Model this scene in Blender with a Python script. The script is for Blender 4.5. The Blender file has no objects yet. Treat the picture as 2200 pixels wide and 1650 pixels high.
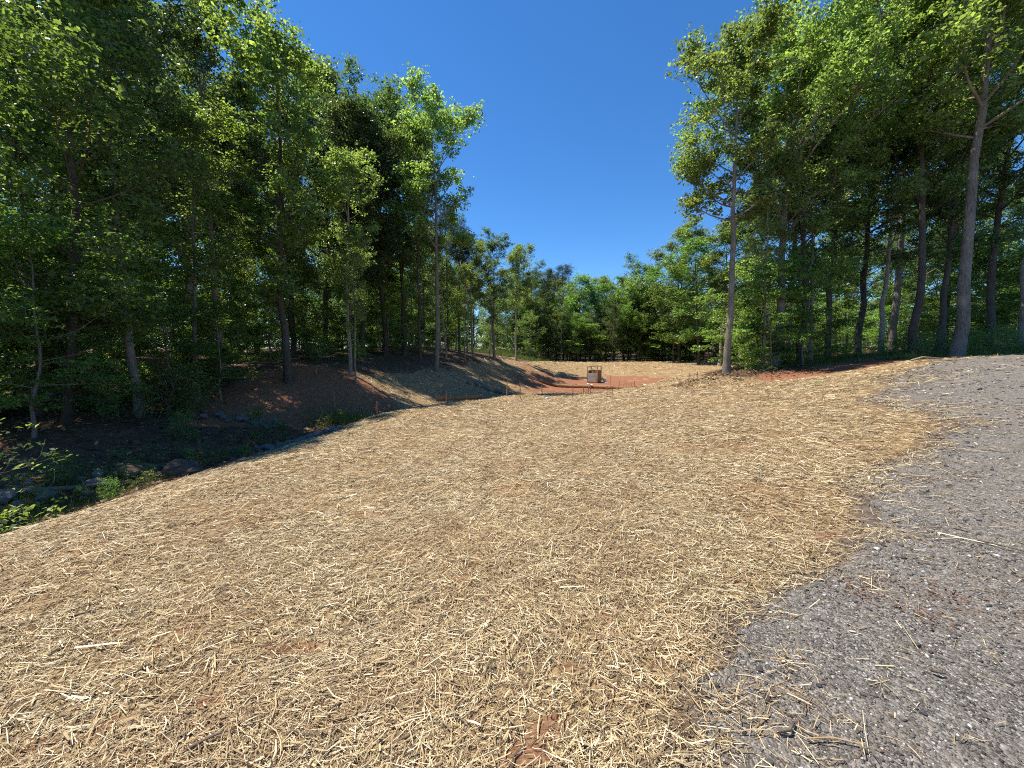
import bpy, bmesh, math, random
import numpy as np
from mathutils import Vector, Matrix, Euler

R = math.radians
rnd = random.Random(11)
rng = np.random.default_rng(11)
scene = bpy.context.scene
col = scene.collection

# ------------------------------------------------------------------ camera
CAM_H, PITCH, FPX = 1.62, R(5.2), 829.0          # photo pixels: 2200 x 1650
cam_d = bpy.data.cameras.new('camera')
cam_d.sensor_width = 36.0
cam_d.lens = 36.0 * FPX / 2200.0
cam_d.clip_start, cam_d.clip_end = 0.05, 3000
cam = bpy.data.objects.new('camera', cam_d)
cam.location = (0, 0, CAM_H)
cam.rotation_euler = (math.pi / 2 - PITCH, 0, 0)
col.objects.link(cam)
scene.camera = cam

# ------------------------------------------------------------------ light
SUN_EL, SUN_AZ = R(66), R(-77)                    # azimuth from +Y towards +X : sun stands to the left
world = bpy.data.worlds.new('World')
scene.world = world
world.use_nodes = True
wn = world.node_tree
bgn = wn.nodes['Background']
sky = wn.nodes.new('ShaderNodeTexSky')
sky.sky_type = 'NISHITA'
sky.sun_disc = False
sky.sun_elevation = SUN_EL
sky.sun_rotation = SUN_AZ
sky.altitude = 300
sky.air_density = 1.0
sky.dust_density = 0.0
sky.ozone_density = 10.0
bgn.inputs['Strength'].default_value = 0.124
hsv = wn.nodes.new('ShaderNodeHueSaturation')          # the camera's vivid rendering of the whole sky
hsv.inputs['Saturation'].default_value = 1.14
wn.links.new(sky.outputs[0], hsv.inputs['Color'])
wn.links.new(hsv.outputs[0], bgn.inputs['Color'])
sd = bpy.data.lights.new('sun', 'SUN')
sd.energy = 4.7
sd.angle = R(0.53)
sd.color = (1.0, 0.945, 0.85)
sun = bpy.data.objects.new('sun', sd)
to_sun = Vector((math.sin(SUN_AZ) * math.cos(SUN_EL), math.cos(SUN_AZ) * math.cos(SUN_EL), math.sin(SUN_EL)))
sun.rotation_euler = to_sun.to_track_quat('Z', 'Y').to_euler()
sun.location = (0, 0, 60)
col.objects.link(sun)
vs = scene.view_settings
vs.view_transform, vs.look = 'Standard', 'None'
vs.exposure, vs.gamma = 0.6, 1.0
vs.use_curve_mapping = False
scene.render.engine = 'CYCLES'
cy = scene.cycles
cy.max_bounces, cy.diffuse_bounces, cy.glossy_bounces, cy.transmission_bounces = 5, 2, 1, 3
cy.caustics_reflective = cy.caustics_refractive = False
cy.use_denoising = False
cy.use_adaptive_sampling = True
cy.adaptive_threshold = 0.012
cy.sample_clamp_indirect = 4.0
cy.filter_width = 1.05

# ------------------------------------------------------------------ helpers
def world_at(u, v, D):
    """photo pixel + forward distance -> world point"""
    dx, dy = (u - 1100) / FPX, (825 - v) / FPX
    t = D / (math.cos(PITCH) + dy * math.sin(PITCH))
    return dx * t, D, CAM_H + (-math.sin(PITCH) + dy * math.cos(PITCH)) * t

def vnoise(x, y, s=0.0):
    x, y = np.asarray(x, float), np.asarray(y, float)
    ix, iy = np.floor(x), np.floor(y)
    fx, fy = x - ix, y - iy
    fx, fy = fx * fx * (3 - 2 * fx), fy * fy * (3 - 2 * fy)
    def h(a, b):
        n = np.sin(a * 127.1 + b * 311.7 + s * 74.7) * 43758.5453
        return n - np.floor(n)
    return ((h(ix, iy) * (1 - fx) + h(ix + 1, iy) * fx) * (1 - fy) + (h(ix, iy + 1) * (1 - fx) + h(ix + 1, iy + 1) * fx) * fy)

def fbm(x, y, s=0.0, o=4):
    a, t, n = 0.5, 0.0, 0.0
    for k in range(o):
        t = t + a * vnoise(x * 2 ** k, y * 2 ** k, s + k)
        n += a
        a *= 0.5
    return t / n

def sstep(a, b, x):
    t = np.clip((np.asarray(x, float) - a) / (b - a), 0, 1)
    return t * t * (3 - 2 * t)

def link(o, parent=None):
    col.objects.link(o)
    if parent is not None:
        o.parent = parent
    return o

def tag(o, label=None, cat=None, group=None, kind=None):
    if label: o['label'] = label
    if cat: o['category'] = cat
    if group: o['group'] = group
    if kind: o['kind'] = kind
    return o

def empty(name, loc, rot=(0, 0, 0), sc=(1, 1, 1)):
    o = bpy.data.objects.new(name, None)
    o.empty_display_size = 0.2
    o.location, o.rotation_euler, o.scale = loc, rot, sc
    return link(o)

def np_mesh(name, verts, faces, mats=(), smooth=False):
    """verts (n,3); faces (m,k) all the same size"""
    verts = np.ascontiguousarray(verts, dtype=np.float32)
    faces = np.ascontiguousarray(faces, dtype=np.int32)
    me = bpy.data.meshes.new(name)
    m, k = faces.shape
    me.vertices.add(len(verts))
    me.vertices.foreach_set('co', verts.ravel())
    me.loops.add(m * k)
    me.loops.foreach_set('vertex_index', faces.ravel())
    me.polygons.add(m)
    me.polygons.foreach_set('loop_start', np.arange(0, m * k, k, dtype=np.int32))
    me.polygons.foreach_set('loop_total', np.full(m, k, dtype=np.int32))
    if smooth:
        me.polygons.foreach_set('use_smooth', np.ones(m, dtype=bool))
    me.update(calc_edges=True)
    for mt in mats:
        me.materials.append(mt)
    return me

class MB:
    """collects simple shapes into one mesh"""
    def __init__(s):
        s.bm = bmesh.new()
    def box(s, c, d, rot=None, bevel=0.0):
        r = bmesh.ops.create_cube(s.bm, size=1.0)
        M = Matrix.Translation(c) @ (Euler(rot).to_matrix().to_4x4() if rot else Matrix()) @ Matrix.Diagonal((*d, 1))
        bmesh.ops.transform(s.bm, matrix=M, verts=r['verts'])
        if bevel:
            es = list({e for v in r['verts'] for e in v.link_edges})
            bmesh.ops.bevel(s.bm, geom=es, offset=bevel, segments=1, affect='EDGES')
        return s
    def bar(s, a, b, w, h=None):
        a, b = Vector(a), Vector(b)
        q = (b - a).to_track_quat('Z', 'X')
        r = bmesh.ops.create_cube(s.bm, size=1.0)
        M = Matrix.Translation((a + b) / 2) @ q.to_matrix().to_4x4() @ Matrix.Diagonal((w, h or w, (b - a).length, 1))
        bmesh.ops.transform(s.bm, matrix=M, verts=r['verts'])
        return s
    def tube(s, pts, rad, n=8, cap=True):
        v, f = tube_arrays(pts, rad, n)
        vs_ = [s.bm.verts.new(p) for p in v]
        for q in f:
            s.bm.faces.new([vs_[i] for i in q])
        if cap:
            s.bm.faces.new(vs_[:n][::-1])
            s.bm.faces.new(vs_[-n:])
        return s
    def build(s, name, mat, parent=None, smooth=False):
        me = bpy.data.meshes.new(name)
        bmesh.ops.recalc_face_normals(s.bm, faces=s.bm.faces)
        s.bm.to_mesh(me)
        s.bm.free()
        me.materials.append(mat)
        if smooth:
            for p in me.polygons: p.use_smooth = True
        return link(bpy.data.objects.new(name, me), parent)

def tube_arrays(pts, rad, n):
    pts = np.asarray(pts, float)
    m = len(pts)
    rad = np.full(m, rad) if np.isscalar(rad) else np.asarray(rad, float)
    tan = np.gradient(pts, axis=0)
    tan /= np.linalg.norm(tan, axis=1, keepdims=True) + 1e-9
    ref = np.array([0.0, 0, 1]) if abs(tan[0, 2]) < 0.8 else np.array([1.0, 0, 0])
    e1 = np.cross(tan, ref); e1 /= np.linalg.norm(e1, axis=1, keepdims=True) + 1e-9
    e2 = np.cross(tan, e1)
    a = np.linspace(0, 2 * np.pi, n, endpoint=False)
    v = (pts[:, None, :] + rad[:, None, None] * (np.cos(a)[None, :, None] * e1[:, None, :] + np.sin(a)[None, :, None] * e2[:, None, :])).reshape(-1, 3)
    i = np.arange(m - 1)[:, None] * n
    j = np.arange(n)[None, :]
    j2 = (j + 1) % n
    f = np.stack([i + j, i + j2, i + n + j2, i + n + j], -1).reshape(-1, 4)
    return v, f

# ------------------------------------------------------------------ materials
def mat(name):
    m = bpy.data.materials.new(name)
    m.use_nodes = True
    nt = m.node_tree
    nt.nodes.clear()
    out = nt.nodes.new('ShaderNodeOutputMaterial')
    return m, nt, out

def N(nt, t, **kw):
    n = nt.nodes.new(t)
    for k, v in kw.items():
        if k in n.inputs: n.inputs[k].default_value = v
        else: setattr(n, k, v)
    return n

def noise(nt, scale, detail=4, rough=0.6, vec=None, dist=0.0):
    n = N(nt, 'ShaderNodeTexNoise', Scale=scale, Detail=detail, Roughness=rough, Distortion=dist)
    if vec is not None: nt.links.new(vec, n.inputs['Vector'])
    return n.outputs['Fac']

def ramp(nt, fac, stops):
    r = nt.nodes.new('ShaderNodeValToRGB')
    el = r.color_ramp.elements
    while len(el) < len(stops): el.new(0.5)
    for e, (p, c) in zip(el, stops):
        e.position = p
        e.color = (*c, 1) if len(c) == 3 else c
    nt.links.new(fac, r.inputs[0])
    return r.outputs[0]

def mix(nt, fac, a, b, mode='MIX'):
    m = nt.nodes.new('ShaderNodeMix')
    m.data_type, m.blend_type = 'RGBA', mode
    for s, v in ((m.inputs[0], fac), (m.inputs[6], a), (m.inputs[7], b)):
        if hasattr(v, 'is_linked'): nt.links.new(v, s)
        elif isinstance(v, (int, float)): s.default_value = v
        else: s.default_value = (*v, 1)
    return m.outputs[2]

def math_(nt, op, a, b=0.0, clamp=False):
    m = nt.nodes.new('ShaderNodeMath')
    m.operation, m.use_clamp = op, clamp
    for s, v in zip(m.inputs, (a, b)):
        if hasattr(v, 'is_linked'): nt.links.new(v, s)
        else: s.default_value = v
    return m.outputs[0]

def bsdf(nt, out, color, rough=0.9, bump=None, bstr=0.5, bdist=0.02, spec=0.3, metal=0.0):
    b = N(nt, 'ShaderNodeBsdfPrincipled', Roughness=rough, Metallic=metal)
    b.inputs['Specular IOR Level'].default_value = spec
    if hasattr(color, 'is_linked'): nt.links.new(color, b.inputs['Base Color'])
    else: b.inputs['Base Color'].default_value = (*color, 1)
    if bump is not None:
        bn = N(nt, 'ShaderNodeBump', Strength=bstr, Distance=bdist)
        nt.links.new(bump, bn.inputs['Height'])
        nt.links.new(bn.outputs[0], b.inputs['Normal'])
    nt.links.new(b.outputs[0], out.inputs[0])
    return b

def pos(nt):
    return nt.nodes.new('ShaderNodeNewGeometry').outputs['Position']

def attr(nt, name):
    return N(nt, 'ShaderNodeAttribute', attribute_name=name).outputs['Fac']

def simple(name, c, rough=0.8, var=0.25, scale=8.0, bstr=0.3, spec=0.3, metal=0.0, obj=False):
    m, nt, out = mat(name)
    v = nt.nodes.new('ShaderNodeTexCoord').outputs['Object'] if obj else pos(nt)
    n = noise(nt, scale, 6, 0.65, v)
    lo = tuple(x * (1 - var) for x in c); hi = tuple(min(1, x * (1 + var)) for x in c)
    cc = ramp(nt, n, [(0.25, lo), (0.75, hi)])
    bsdf(nt, out, cc, rough, n, bstr, 0.02, spec, metal)
    return m

def leaf_material(name, dark, light, trans, tmix=0.42, gloss=0.4):
    m, nt, out = mat(name)
    geo = nt.nodes.new('ShaderNodeNewGeometry')
    oi = nt.nodes.new('ShaderNodeObjectInfo')
    isl = geo.outputs['Random Per Island']
    c = ramp(nt, isl, [(0.0, dark), (0.75, light), (1.0, tuple(min(1, x * 1.5) for x in light))])
    hs = N(nt, 'ShaderNodeHueSaturation')
    hs.inputs['Hue'].default_value = 0.5
    hs.inputs['Saturation'].default_value = 0.9
    nt.links.new(math_(nt, 'ADD', math_(nt, 'MULTIPLY', oi.outputs['Random'], 0.035), 0.482), hs.inputs['Hue'])
    nt.links.new(math_(nt, 'ADD', math_(nt, 'MULTIPLY', oi.outputs['Random'], 0.45), 0.78), hs.inputs['Value'])
    nt.links.new(c, hs.inputs['Color'])
    b = N(nt, 'ShaderNodeBsdfPrincipled', Roughness=gloss)
    b.inputs['Specular IOR Level'].default_value = 0.5
    nt.links.new(hs.outputs[0], b.inputs['Base Color'])
    t = nt.nodes.new('ShaderNodeBsdfTranslucent')
    nt.links.new(mix(nt, 1.0, hs.outputs[0], trans, 'MULTIPLY'), t.inputs['Color'])
    mx = N(nt, 'ShaderNodeMixShader', Fac=tmix)
    nt.links.new(b.outputs[0], mx.inputs[1]); nt.links.new(t.outputs[0], mx.inputs[2])
    nt.links.new(mx.outputs[0], out.inputs[0])
    return m

def bark_material(name, lo, hi, moss=0.0):
    m, nt, out = mat(name)
    tc = nt.nodes.new('ShaderNodeTexCoord').outputs['Object']
    mp = N(nt, 'ShaderNodeMapping'); mp.inputs['Scale'].default_value = (1, 1, 0.16)
    nt.links.new(tc, mp.inputs['Vector'])
    n1 = noise(nt, 26, 6, 0.7, mp.outputs[0])
    n2 = noise(nt, 1.3, 3, 0.5, tc)
    oi = nt.nodes.new('ShaderNodeObjectInfo')
    c = ramp(nt, n1, [(0.3, lo), (0.7, hi)])
    c = mix(nt, math_(nt, 'MULTIPLY', ramp(nt, n2, [(0.45, (0, 0, 0)), (0.75, (1, 1, 1))]), 0.45), c, tuple(x * 1.5 for x in hi))
    hs = N(nt, 'ShaderNodeHueSaturation')
    nt.links.new(math_(nt, 'ADD', math_(nt, 'MULTIPLY', oi.outputs['Random'], 0.5), 0.7), hs.inputs['Value'])
    nt.links.new(c, hs.inputs['Color'])
    bsdf(nt, out, hs.outputs[0], 0.92, n1, 0.9, 0.05, 0.15)
    return m

def island_material(name, stops, rough=0.75, spec=0.3, trans=0.0):
    m, nt, out = mat(name)
    geo = nt.nodes.new('ShaderNodeNewGeometry')
    c = ramp(nt, geo.outputs['Random Per Island'], stops)
    n = noise(nt, 60, 3, 0.6, geo.outputs['Position'])
    c = mix(nt, 0.5, c, ramp(nt, n, [(0.3, (0.55, 0.52, 0.5)), (0.7, (1, 1, 1))]), 'MULTIPLY')
    if name == 'straw':
        n2 = noise(nt, 0.9, 5, 0.65, geo.outputs['Position'])
        c = mix(nt, 1.0, c, ramp(nt, n2, [(0.34, (0.80, 0.72, 0.66)), (0.52, (1, 1, 1))]), 'MULTIPLY')
    b = bsdf(nt, out, c, rough, None, spec=spec)
    if trans:
        t = nt.nodes.new('ShaderNodeBsdfTranslucent')
        nt.links.new(c, t.inputs['Color'])
        mx = N(nt, 'ShaderNodeMixShader', Fac=trans)
        nt.links.new(b.outputs[0], mx.inputs[1]); nt.links.new(t.outputs[0], mx.inputs[2])
        nt.links.new(mx.outputs[0], out.inputs[0])
    return m

M = {}
M['leaf_oak'] = leaf_material('leaf_oak', (0.042, 0.064, 0.024), (0.106, 0.143, 0.054), (2.3, 2.6, 1.0), 0.48, 0.38)
M['leaf_poplar'] = leaf_material('leaf_poplar', (0.064, 0.092, 0.036), (0.158, 0.198, 0.084), (2.9, 3.2, 1.0), 0.54, 0.38)
M['leaf_maple'] = leaf_material('leaf_maple', (0.060, 0.105, 0.028), (0.140, 0.205, 0.060), (2.5, 2.8, 1.0), 0.53, 0.38)
M['needle'] = leaf_material('needle', (0.030, 0.055, 0.022), (0.055, 0.085, 0.035), (1.0, 1.1, 0.8), 0.2, 0.5)
M['bark_grey'] = bark_material('bark_grey', (0.11, 0.090, 0.070), (0.42, 0.355, 0.285))
M['bark_dark'] = bark_material('bark_dark', (0.045, 0.036, 0.028), (0.14, 0.115, 0.09))
M['straw'] = island_material('straw', [(0.0, (0.10, 0.062, 0.034)), (0.30, (0.34, 0.238, 0.118)), (0.68, (0.66, 0.50, 0.255)), (1.0, (0.95, 0.82, 0.54))], 0.55, 0.4)
M['litter'] = island_material('litter', [(0.0, (0.07, 0.04, 0.022)), (0.6, (0.20, 0.12, 0.065)), (1.0, (0.36, 0.24, 0.14))], 0.85, 0.2)
M['pebble'] = island_material('pebble', [(0.0, (0.040, 0.036, 0.031)), (0.55, (0.155, 0.138, 0.116)), (0.9, (0.28, 0.25, 0.21)), (0.95, (0.62, 0.60, 0.57)), (1.0, (0.7, 0.68, 0.64))], 0.8, 0.3)
M['bark_chip'] = island_material('bark_chip', [(0.0, (0.09, 0.032, 0.016)), (1.0, (0.25, 0.105, 0.055))], 0.85, 0.2)
M['grass'] = island_material('grass', [(0.0, (0.09, 0.14, 0.025)), (0.7, (0.19, 0.26, 0.055)), (1.0, (0.34, 0.33, 0.12))], 0.6, 0.3, 0.4)
M['rock'] = simple('riprap', (0.17, 0.155, 0.14), 0.85, 0.7, 5, 0.6, obj=True)
M['stone'] = simple('dark_stone', (0.085, 0.080, 0.074), 0.85, 0.4, 6, 0.5, obj=True)
M['boulder'] = simple('boulder', (0.13, 0.085, 0.058), 0.9, 0.5, 4, 0.8, obj=True)
M['stick'] = simple('stick', (0.16, 0.12, 0.085), 0.9, 0.4, 20, 0.5)
M['dead_wood'] = simple('dead_wood', (0.34, 0.27, 0.19), 0.9, 0.3, 20, 0.4)
M['stake'] = simple('stake_wood', (0.42, 0.25, 0.13), 0.8, 0.3, 30, 0.3)
M['ribbon'] = simple('ribbon', (0.62, 0.13, 0.05), 0.5, 0.12, 10, 0.0)
M['silt'] = simple('silt_fabric', (0.25, 0.17, 0.085), 0.9, 0.2, 30, 0.2)
M['mesh_dark'] = simple('mesh_fabric', (0.12, 0.09, 0.06), 0.9, 0.3, 30, 0.2)
M['concrete'] = simple('concrete', (0.40, 0.37, 0.33), 0.9, 0.22, 3.5, 0.25)
M['mud'] = simple('mud_stain', (0.24, 0.12, 0.065), 0.9, 0.25, 5, 0.3)
M['lumber'] = simple('lumber', (0.46, 0.33, 0.20), 0.8, 0.2, 9, 0.2)
M['plywood'] = simple('plywood', (0.33, 0.20, 0.115), 0.8, 0.2, 6, 0.2)
M['white_pipe'] = simple('white_pipe', (0.72, 0.71, 0.68), 0.45, 0.08, 6, 0.05)
M['black'] = simple('shade_black', (0.025, 0.025, 0.027), 0.6, 0.2, 6, 0.1)  # near-black colour standing in for the shade inside the riser box
M['yellow'] = simple('yellow_paint', (0.55, 0.31, 0.03), 0.5, 0.15, 4, 0.05)
M['steel'] = simple('steel', (0.10, 0.095, 0.09), 0.6, 0.3, 5, 0.2)
M['glass'] = simple('cab_glass', (0.03, 0.035, 0.04), 0.1, 0.1, 3, 0.0, 0.6)
M['red_trim'] = simple('red_trim', (0.55, 0.13, 0.08), 0.6, 0.12, 4, 0.05)
M['siding'] = simple('grey_siding', (0.22, 0.22, 0.23), 0.8, 0.15, 4, 0.1)
M['roof'] = simple('roof_metal', (0.25, 0.04, 0.03), 0.6, 0.15, 3, 0.1)
M['wattle'] = simple('coir', (0.30, 0.17, 0.085), 0.95, 0.35, 14, 0.8)
M['clod'] = simple('clay_clod', (0.24, 0.105, 0.06), 0.95, 0.35, 9, 0.8)

# ground : straw mulch / red clay / leaf litter / grass, mixed by what lies where
def ground_material():
    m, nt, out = mat('ground')
    p = pos(nt)
    fine = noise(nt, 42, 6, 0.75, p)
    mid = noise(nt, 5.5, 5, 0.65, p)
    big = noise(nt, 0.55, 4, 0.6, p)
    mp = N(nt, 'ShaderNodeMapping'); mp.inputs['Scale'].default_value = (14, 46, 14)
    mp.inputs['Rotation'].default_value = (0, 0, 0.5)
    nt.links.new(p, mp.inputs['Vector'])
    fib = noise(nt, 1.0, 4, 0.7, mp.outputs[0], 1.5)
    straw = ramp(nt, mix(nt, 0.5, fine, fib), [(0.38, (0.065, 0.038, 0.023)), (0.46, (0.23, 0.145, 0.078)), (0.55, (0.52, 0.37, 0.188)), (0.65, (0.76, 0.60, 0.34))])
    straw = mix(nt, 0.8, straw, ramp(nt, big, [(0.3, (0.80, 0.74, 0.68)), (0.7, (1.0, 1.0, 1.0))]), 'MULTIPLY')
    clay = ramp(nt, mix(nt, 0.5, fine, mid), [(0.3, (0.13, 0.055, 0.030)), (0.52, (0.30, 0.135, 0.072)), (0.75, (0.44, 0.235, 0.145))])
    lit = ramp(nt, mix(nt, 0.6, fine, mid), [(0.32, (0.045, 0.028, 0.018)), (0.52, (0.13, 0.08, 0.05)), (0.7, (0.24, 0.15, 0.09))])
    gr = ramp(nt, mix(nt, 0.6, fine, mid), [(0.3, (0.06, 0.09, 0.02)), (0.7, (0.19, 0.23, 0.06))])
    def soft(a, amp=0.9):
        return math_(nt, 'SUBTRACT', math_(nt, 'MULTIPLY', math_(nt, 'ADD', a, math_(nt, 'MULTIPLY', math_(nt, 'SUBTRACT', mix(nt, 0.5, fine, mid), 0.5), amp)), 2.2), 0.6, True)
    c = mix(nt, soft(attr(nt, 'straw')), clay, straw)
    dirt = ramp(nt, mix(nt, 0.5, fine, mid), [(0.3, (0.085, 0.066, 0.053)), (0.55, (0.19, 0.150, 0.122)), (0.75, (0.30, 0.25, 0.21))])
    c = mix(nt, soft(attr(nt, 'dirt')), c, dirt)
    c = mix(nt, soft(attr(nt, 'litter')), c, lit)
    c = mix(nt, soft(attr(nt, 'grass')), c, gr)
    bsdf(nt, out, c, 0.95, mix(nt, 0.5, fine, mid), 0.9, 0.05, 0.1)
    return m

def gravel_material():
    m, nt, out = mat('gravel')
    p = pos(nt)
    v1 = N(nt, 'ShaderNodeTexVoronoi', Scale=95.0); nt.links.new(p, v1.inputs['Vector'])
    v2 = N(nt, 'ShaderNodeTexVoronoi', Scale=38.0); nt.links.new(p, v2.inputs['Vector'])
    fine = noise(nt, 140, 4, 0.7, p)
    big = noise(nt, 0.7, 5, 0.65, p)
    mid = noise(nt, 3.5, 5, 0.65, p)
    sepc = nt.nodes.new('ShaderNodeSeparateColor'); nt.links.new(v1.outputs['Color'], sepc.inputs[0])
    sep2 = nt.nodes.new('ShaderNodeSeparateColor'); nt.links.new(v2.outputs['Color'], sep2.inputs[0])
    c1 = ramp(nt, sepc.outputs[0], [(0.0, (0.050, 0.044, 0.036)), (0.5, (0.195, 0.174, 0.144)), (0.88, (0.33, 0.296, 0.25)), (1.0, (0.66, 0.61, 0.54))])
    c2 = ramp(nt, sep2.outputs[0], [(0.0, (0.075, 0.067, 0.056)), (0.8, (0.25, 0.224, 0.188)), (1.0, (0.46, 0.42, 0.37))])
    c = mix(nt, 0.4, c1, c2)
    dust = ramp(nt, mix(nt, 0.5, big, mid), [(0.42, (0, 0, 0)), (0.62, (1, 1, 1))])
    c = mix(nt, math_(nt, 'MULTIPLY', dust, 0.62), c, ramp(nt, fine, [(0.3, (0.175, 0.137, 0.103)), (0.7, (0.31, 0.245, 0.19))]))
    h = math_(nt, 'SUBTRACT', math_(nt, 'MULTIPLY', fine, 0.3), math_(nt, 'ADD', v1.outputs['Distance'], math_(nt, 'MULTIPLY', v2.outputs['Distance'], 0.7)))
    bsdf(nt, out, c, 0.9, h, 0.9, 0.014, 0.2)
    return m
M['ground'] = ground_material()
M['gravel'] = gravel_material()
M['asphalt'] = simple('asphalt', (0.062, 0.063, 0.067), 0.85, 0.3, 30, 0.3)

# ------------------------------------------------------------------ terrain
CP = [  # x, y, z : the lie of the land
    # field in front
    (0, 0, 0), (0, 2, -.04), (3, 1.5, .10), (-3, 1.5, -.20), (-5.5, 1.0, -.5), (0, -6, .2), (7, -6, .55), (-5.5, -6, -.35),
    (0, 5, -.2), (-3, 5, -.42), (0, 10, -.55), (-3, 10, -.72), (0, 15, -.87), (1, 20, -1.15), (2.5, 24.5, -1.38),
    (6, 5, .27), (6, 10, .0), (6, 16, -.42), (6.5, 22, -.95), (7, 27, -1.45),
    (11, 8.3, .60), (14.3, 10.8, .95), (12, 15, .33), (12, 20.5, -.3), (10, 27, -1.0), (20, 14, 1.12), (26.5, 19, 1.42), (34, 25, 1.5),
    # crest of the field
    (-6.1, 2.0, -.60), (-6.1, 4.6, -.66), (-5.9, 7, -.76), (-5.45, 10, -.86), (-5.4, 14, -.95), (-4.4, 17, -1.05), (-2.9, 20, -1.18), (0.0, 24, -1.32), (2.5, 27, -1.52), (6.5, 30, -1.74), (10.5, 32.5, -1.62), (14.5, 35, -1.18),
    # swale
    (-8.7, -5, -1.2), (-8.7, 1, -1.3), (-8.6, 5, -1.32), (-8.5, 7, -1.35), (-8.2, 10, -1.42), (-7.5, 13, -1.62), (-7.3, 16, -1.75), (-6.7, 19, -1.85), (-4.3, 24, -2.0), (0, 31, -2.4), (3, 35.5, -2.75),
    # basin
    (3.5, 41, -2.92), (8, 38.5, -2.9), (8, 42, -2.95), (14, 42, -2.9), (4, 49, -2.85), (9, 52, -2.95), (11, 50, -2.95), (16, 51, -2.85), (18, 45, -2.6), (20, 41, -2.0), (23, 48, -2.1), (19, 57, -2.2), (10, 59, -2.35), (5, 57, -1.75),
    # far knoll
    (1.5, 72, -.72), (8, 76, -.93), (16, 78, -.94), (24, 77, -.93), (31.6, 73, -.93), (38, 62, -.85), (33, 55, -1.05), (27, 45, -1.05), (20, 34, -.7), (16, 66, -1.5), (28, 62, -1.35),
    (20, 98, -1.5), (0, 95, -1.0), (40, 90, -1.3),
    # left bank
    (-9, 22, -.1), (-7.4, 24, -.75), (-6, 30, -.1), (-4, 33, -.95), (-1, 36.5, -1.85), (-4.8, 41, .42), (-1.5, 41, -1.3), (-2.9, 36.5, -1.15), (-4.6, 46, .72), (-1.6, 46, -.6), (0.4, 46, -1.65), (0.2, 50, -1.1), (-2.4, 52, .35), (0.5, 58, -.05), (3.3, 54, -1.6), (2.9, 48, -2.2), (-2, 62, .45), (4, 64, -.55), (6, 70, -.6), (-4, 70, .55), (-8, 72, 1.1), (-4, 80, 1.0), (3, 82, .35), (-10, 62, 1.0),
    (-10.8, 11, -.65), (-10.6, 15.5, -1.25), (-10.9, 18, -.62), (-13, 24, .8), (-15, 32, 1.15), (-24, 45, 1.3), (-21, 25, .5), (-14.5, 12, -.57), (-10.6, 7, -.85), (-11, 0, -.8), (-18, 5, -.5),
    # woods and beyond
    (-40, 30, 1.0), (-60, 60, 1.5), (-30, 80, 1.5), (-45, 0, 0), (0, 130, 0), (60, 120, 0), (-30, -40, -.5), (0, -40, .5), (45, -35, 1.5),
    # right : lip, shaded hollow, bank under the trees
    (13, 18, .10), (15.4, 17.3, .48), (18.9, 17.3, 1.12), (16, 20.5, .25), (20, 21.8, .84), (24, 22.4, 1.14), (13.4, 24, .05), (16.4, 24.5, .32), (25, 26, 1.25), (20, 30, .6), (30, 28, 1.5), (32, 40, .9), (60, 40, 1.6), (60, 80, .5), (45, 0, 1.8),
]
_cp = np.array(CP, float)
def _k(d2):
    return 0.5 * d2 * np.log(d2 + 1e-12)
_n = len(_cp)
_d2 = ((_cp[:, None, :2] - _cp[None, :, :2]) ** 2).sum(-1)
_A = np.zeros((_n + 3, _n + 3))
_A[:_n, :_n] = _k(_d2) + np.eye(_n) * 0.05
_A[:_n, _n] = 1; _A[:_n, _n + 1:] = _cp[:, :2]
_A[_n, :_n] = 1; _A[_n + 1:, :_n] = _cp[:, :2].T
_w = np.linalg.solve(_A, np.concatenate([_cp[:, 2], np.zeros(3)]))

# edge of the gravel drive : x as a function of y (everything right of it is gravel)
_ge = np.array([(-12, -.9), (0, .05), (1.35, .62), (1.75, 1.05), (2.05, 1.33), (2.5, 2.0), (3.0, 3.0), (3.25, 3.3), (3.6, 3.5), (4.2, 4.0), (4.9, 5.1), (5.5, 6.3), (6.4, 7.6), (7.4, 8.3), (8.6, 8.7), (9.4, 8.8), (10.2, 9.8), (11.5, 11.7), (13, 12.9), (14.5, 14.5), (16, 17.0), (17, 19.3), (18.3, 23.0), (19.3, 29), (20.3, 40), (22, 70)])
def gravel_x(y):
    y = np.asarray(y, float)
    b = np.interp(y, _ge[:, 0], _ge[:, 1])
    s = np.clip(0.25 + y * 0.03, 0.2, 0.8)
    return b + s * ((fbm(y * 2.3, y * 0 + 3.1, 5, 4) - 0.5) * 1.1 + (fbm(y * 11, y * 0 + 7.7, 9, 4) - .5) * .9)

LEFT = np.array([(-40, -7.6), (5, -7.2), (10, -6.8), (14, -6.6), (17, -7.0), (20, -9.2), (24, -9.5), (30, -6.8), (40, -4.6), (47, -3.6), (52, -1.8), (58, 1.0), (64, 3.5), (70, 5), (78, 8), (80, 60)], float)
RIGHT = np.array([(-40, 60), (17.0, 60), (19.0, 21), (20.5, 16.0), (22, 12.5), (24, 11.8), (28, 14.0), (35, 20), (45, 28), (60, 37), (75, 41), (90, 45)], float)
def left_x(y): return np.interp(y, LEFT[:, 0], LEFT[:, 1])
def right_x(y): return np.interp(y, RIGHT[:, 0], RIGHT[:, 1])

def base_height(x, y):
    x, y = np.asarray(x, float).ravel(), np.asarray(y, float).ravel()
    z = np.empty(len(x))
    for i in range(0, len(x), 20000):
        sl = slice(i, i + 20000)
        d2 = (x[sl, None] - _cp[None, :, 0]) ** 2 + (y[sl, None] - _cp[None, :, 1]) ** 2
        z[sl] = _k(d2) @ _w[:_n] + _w[_n] + _w[_n + 1] * x[sl] + _w[_n + 2] * y[sl]
    f = sstep(75, 170, np.hypot(x, y - 30))
    return z * (1 - f)

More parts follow.
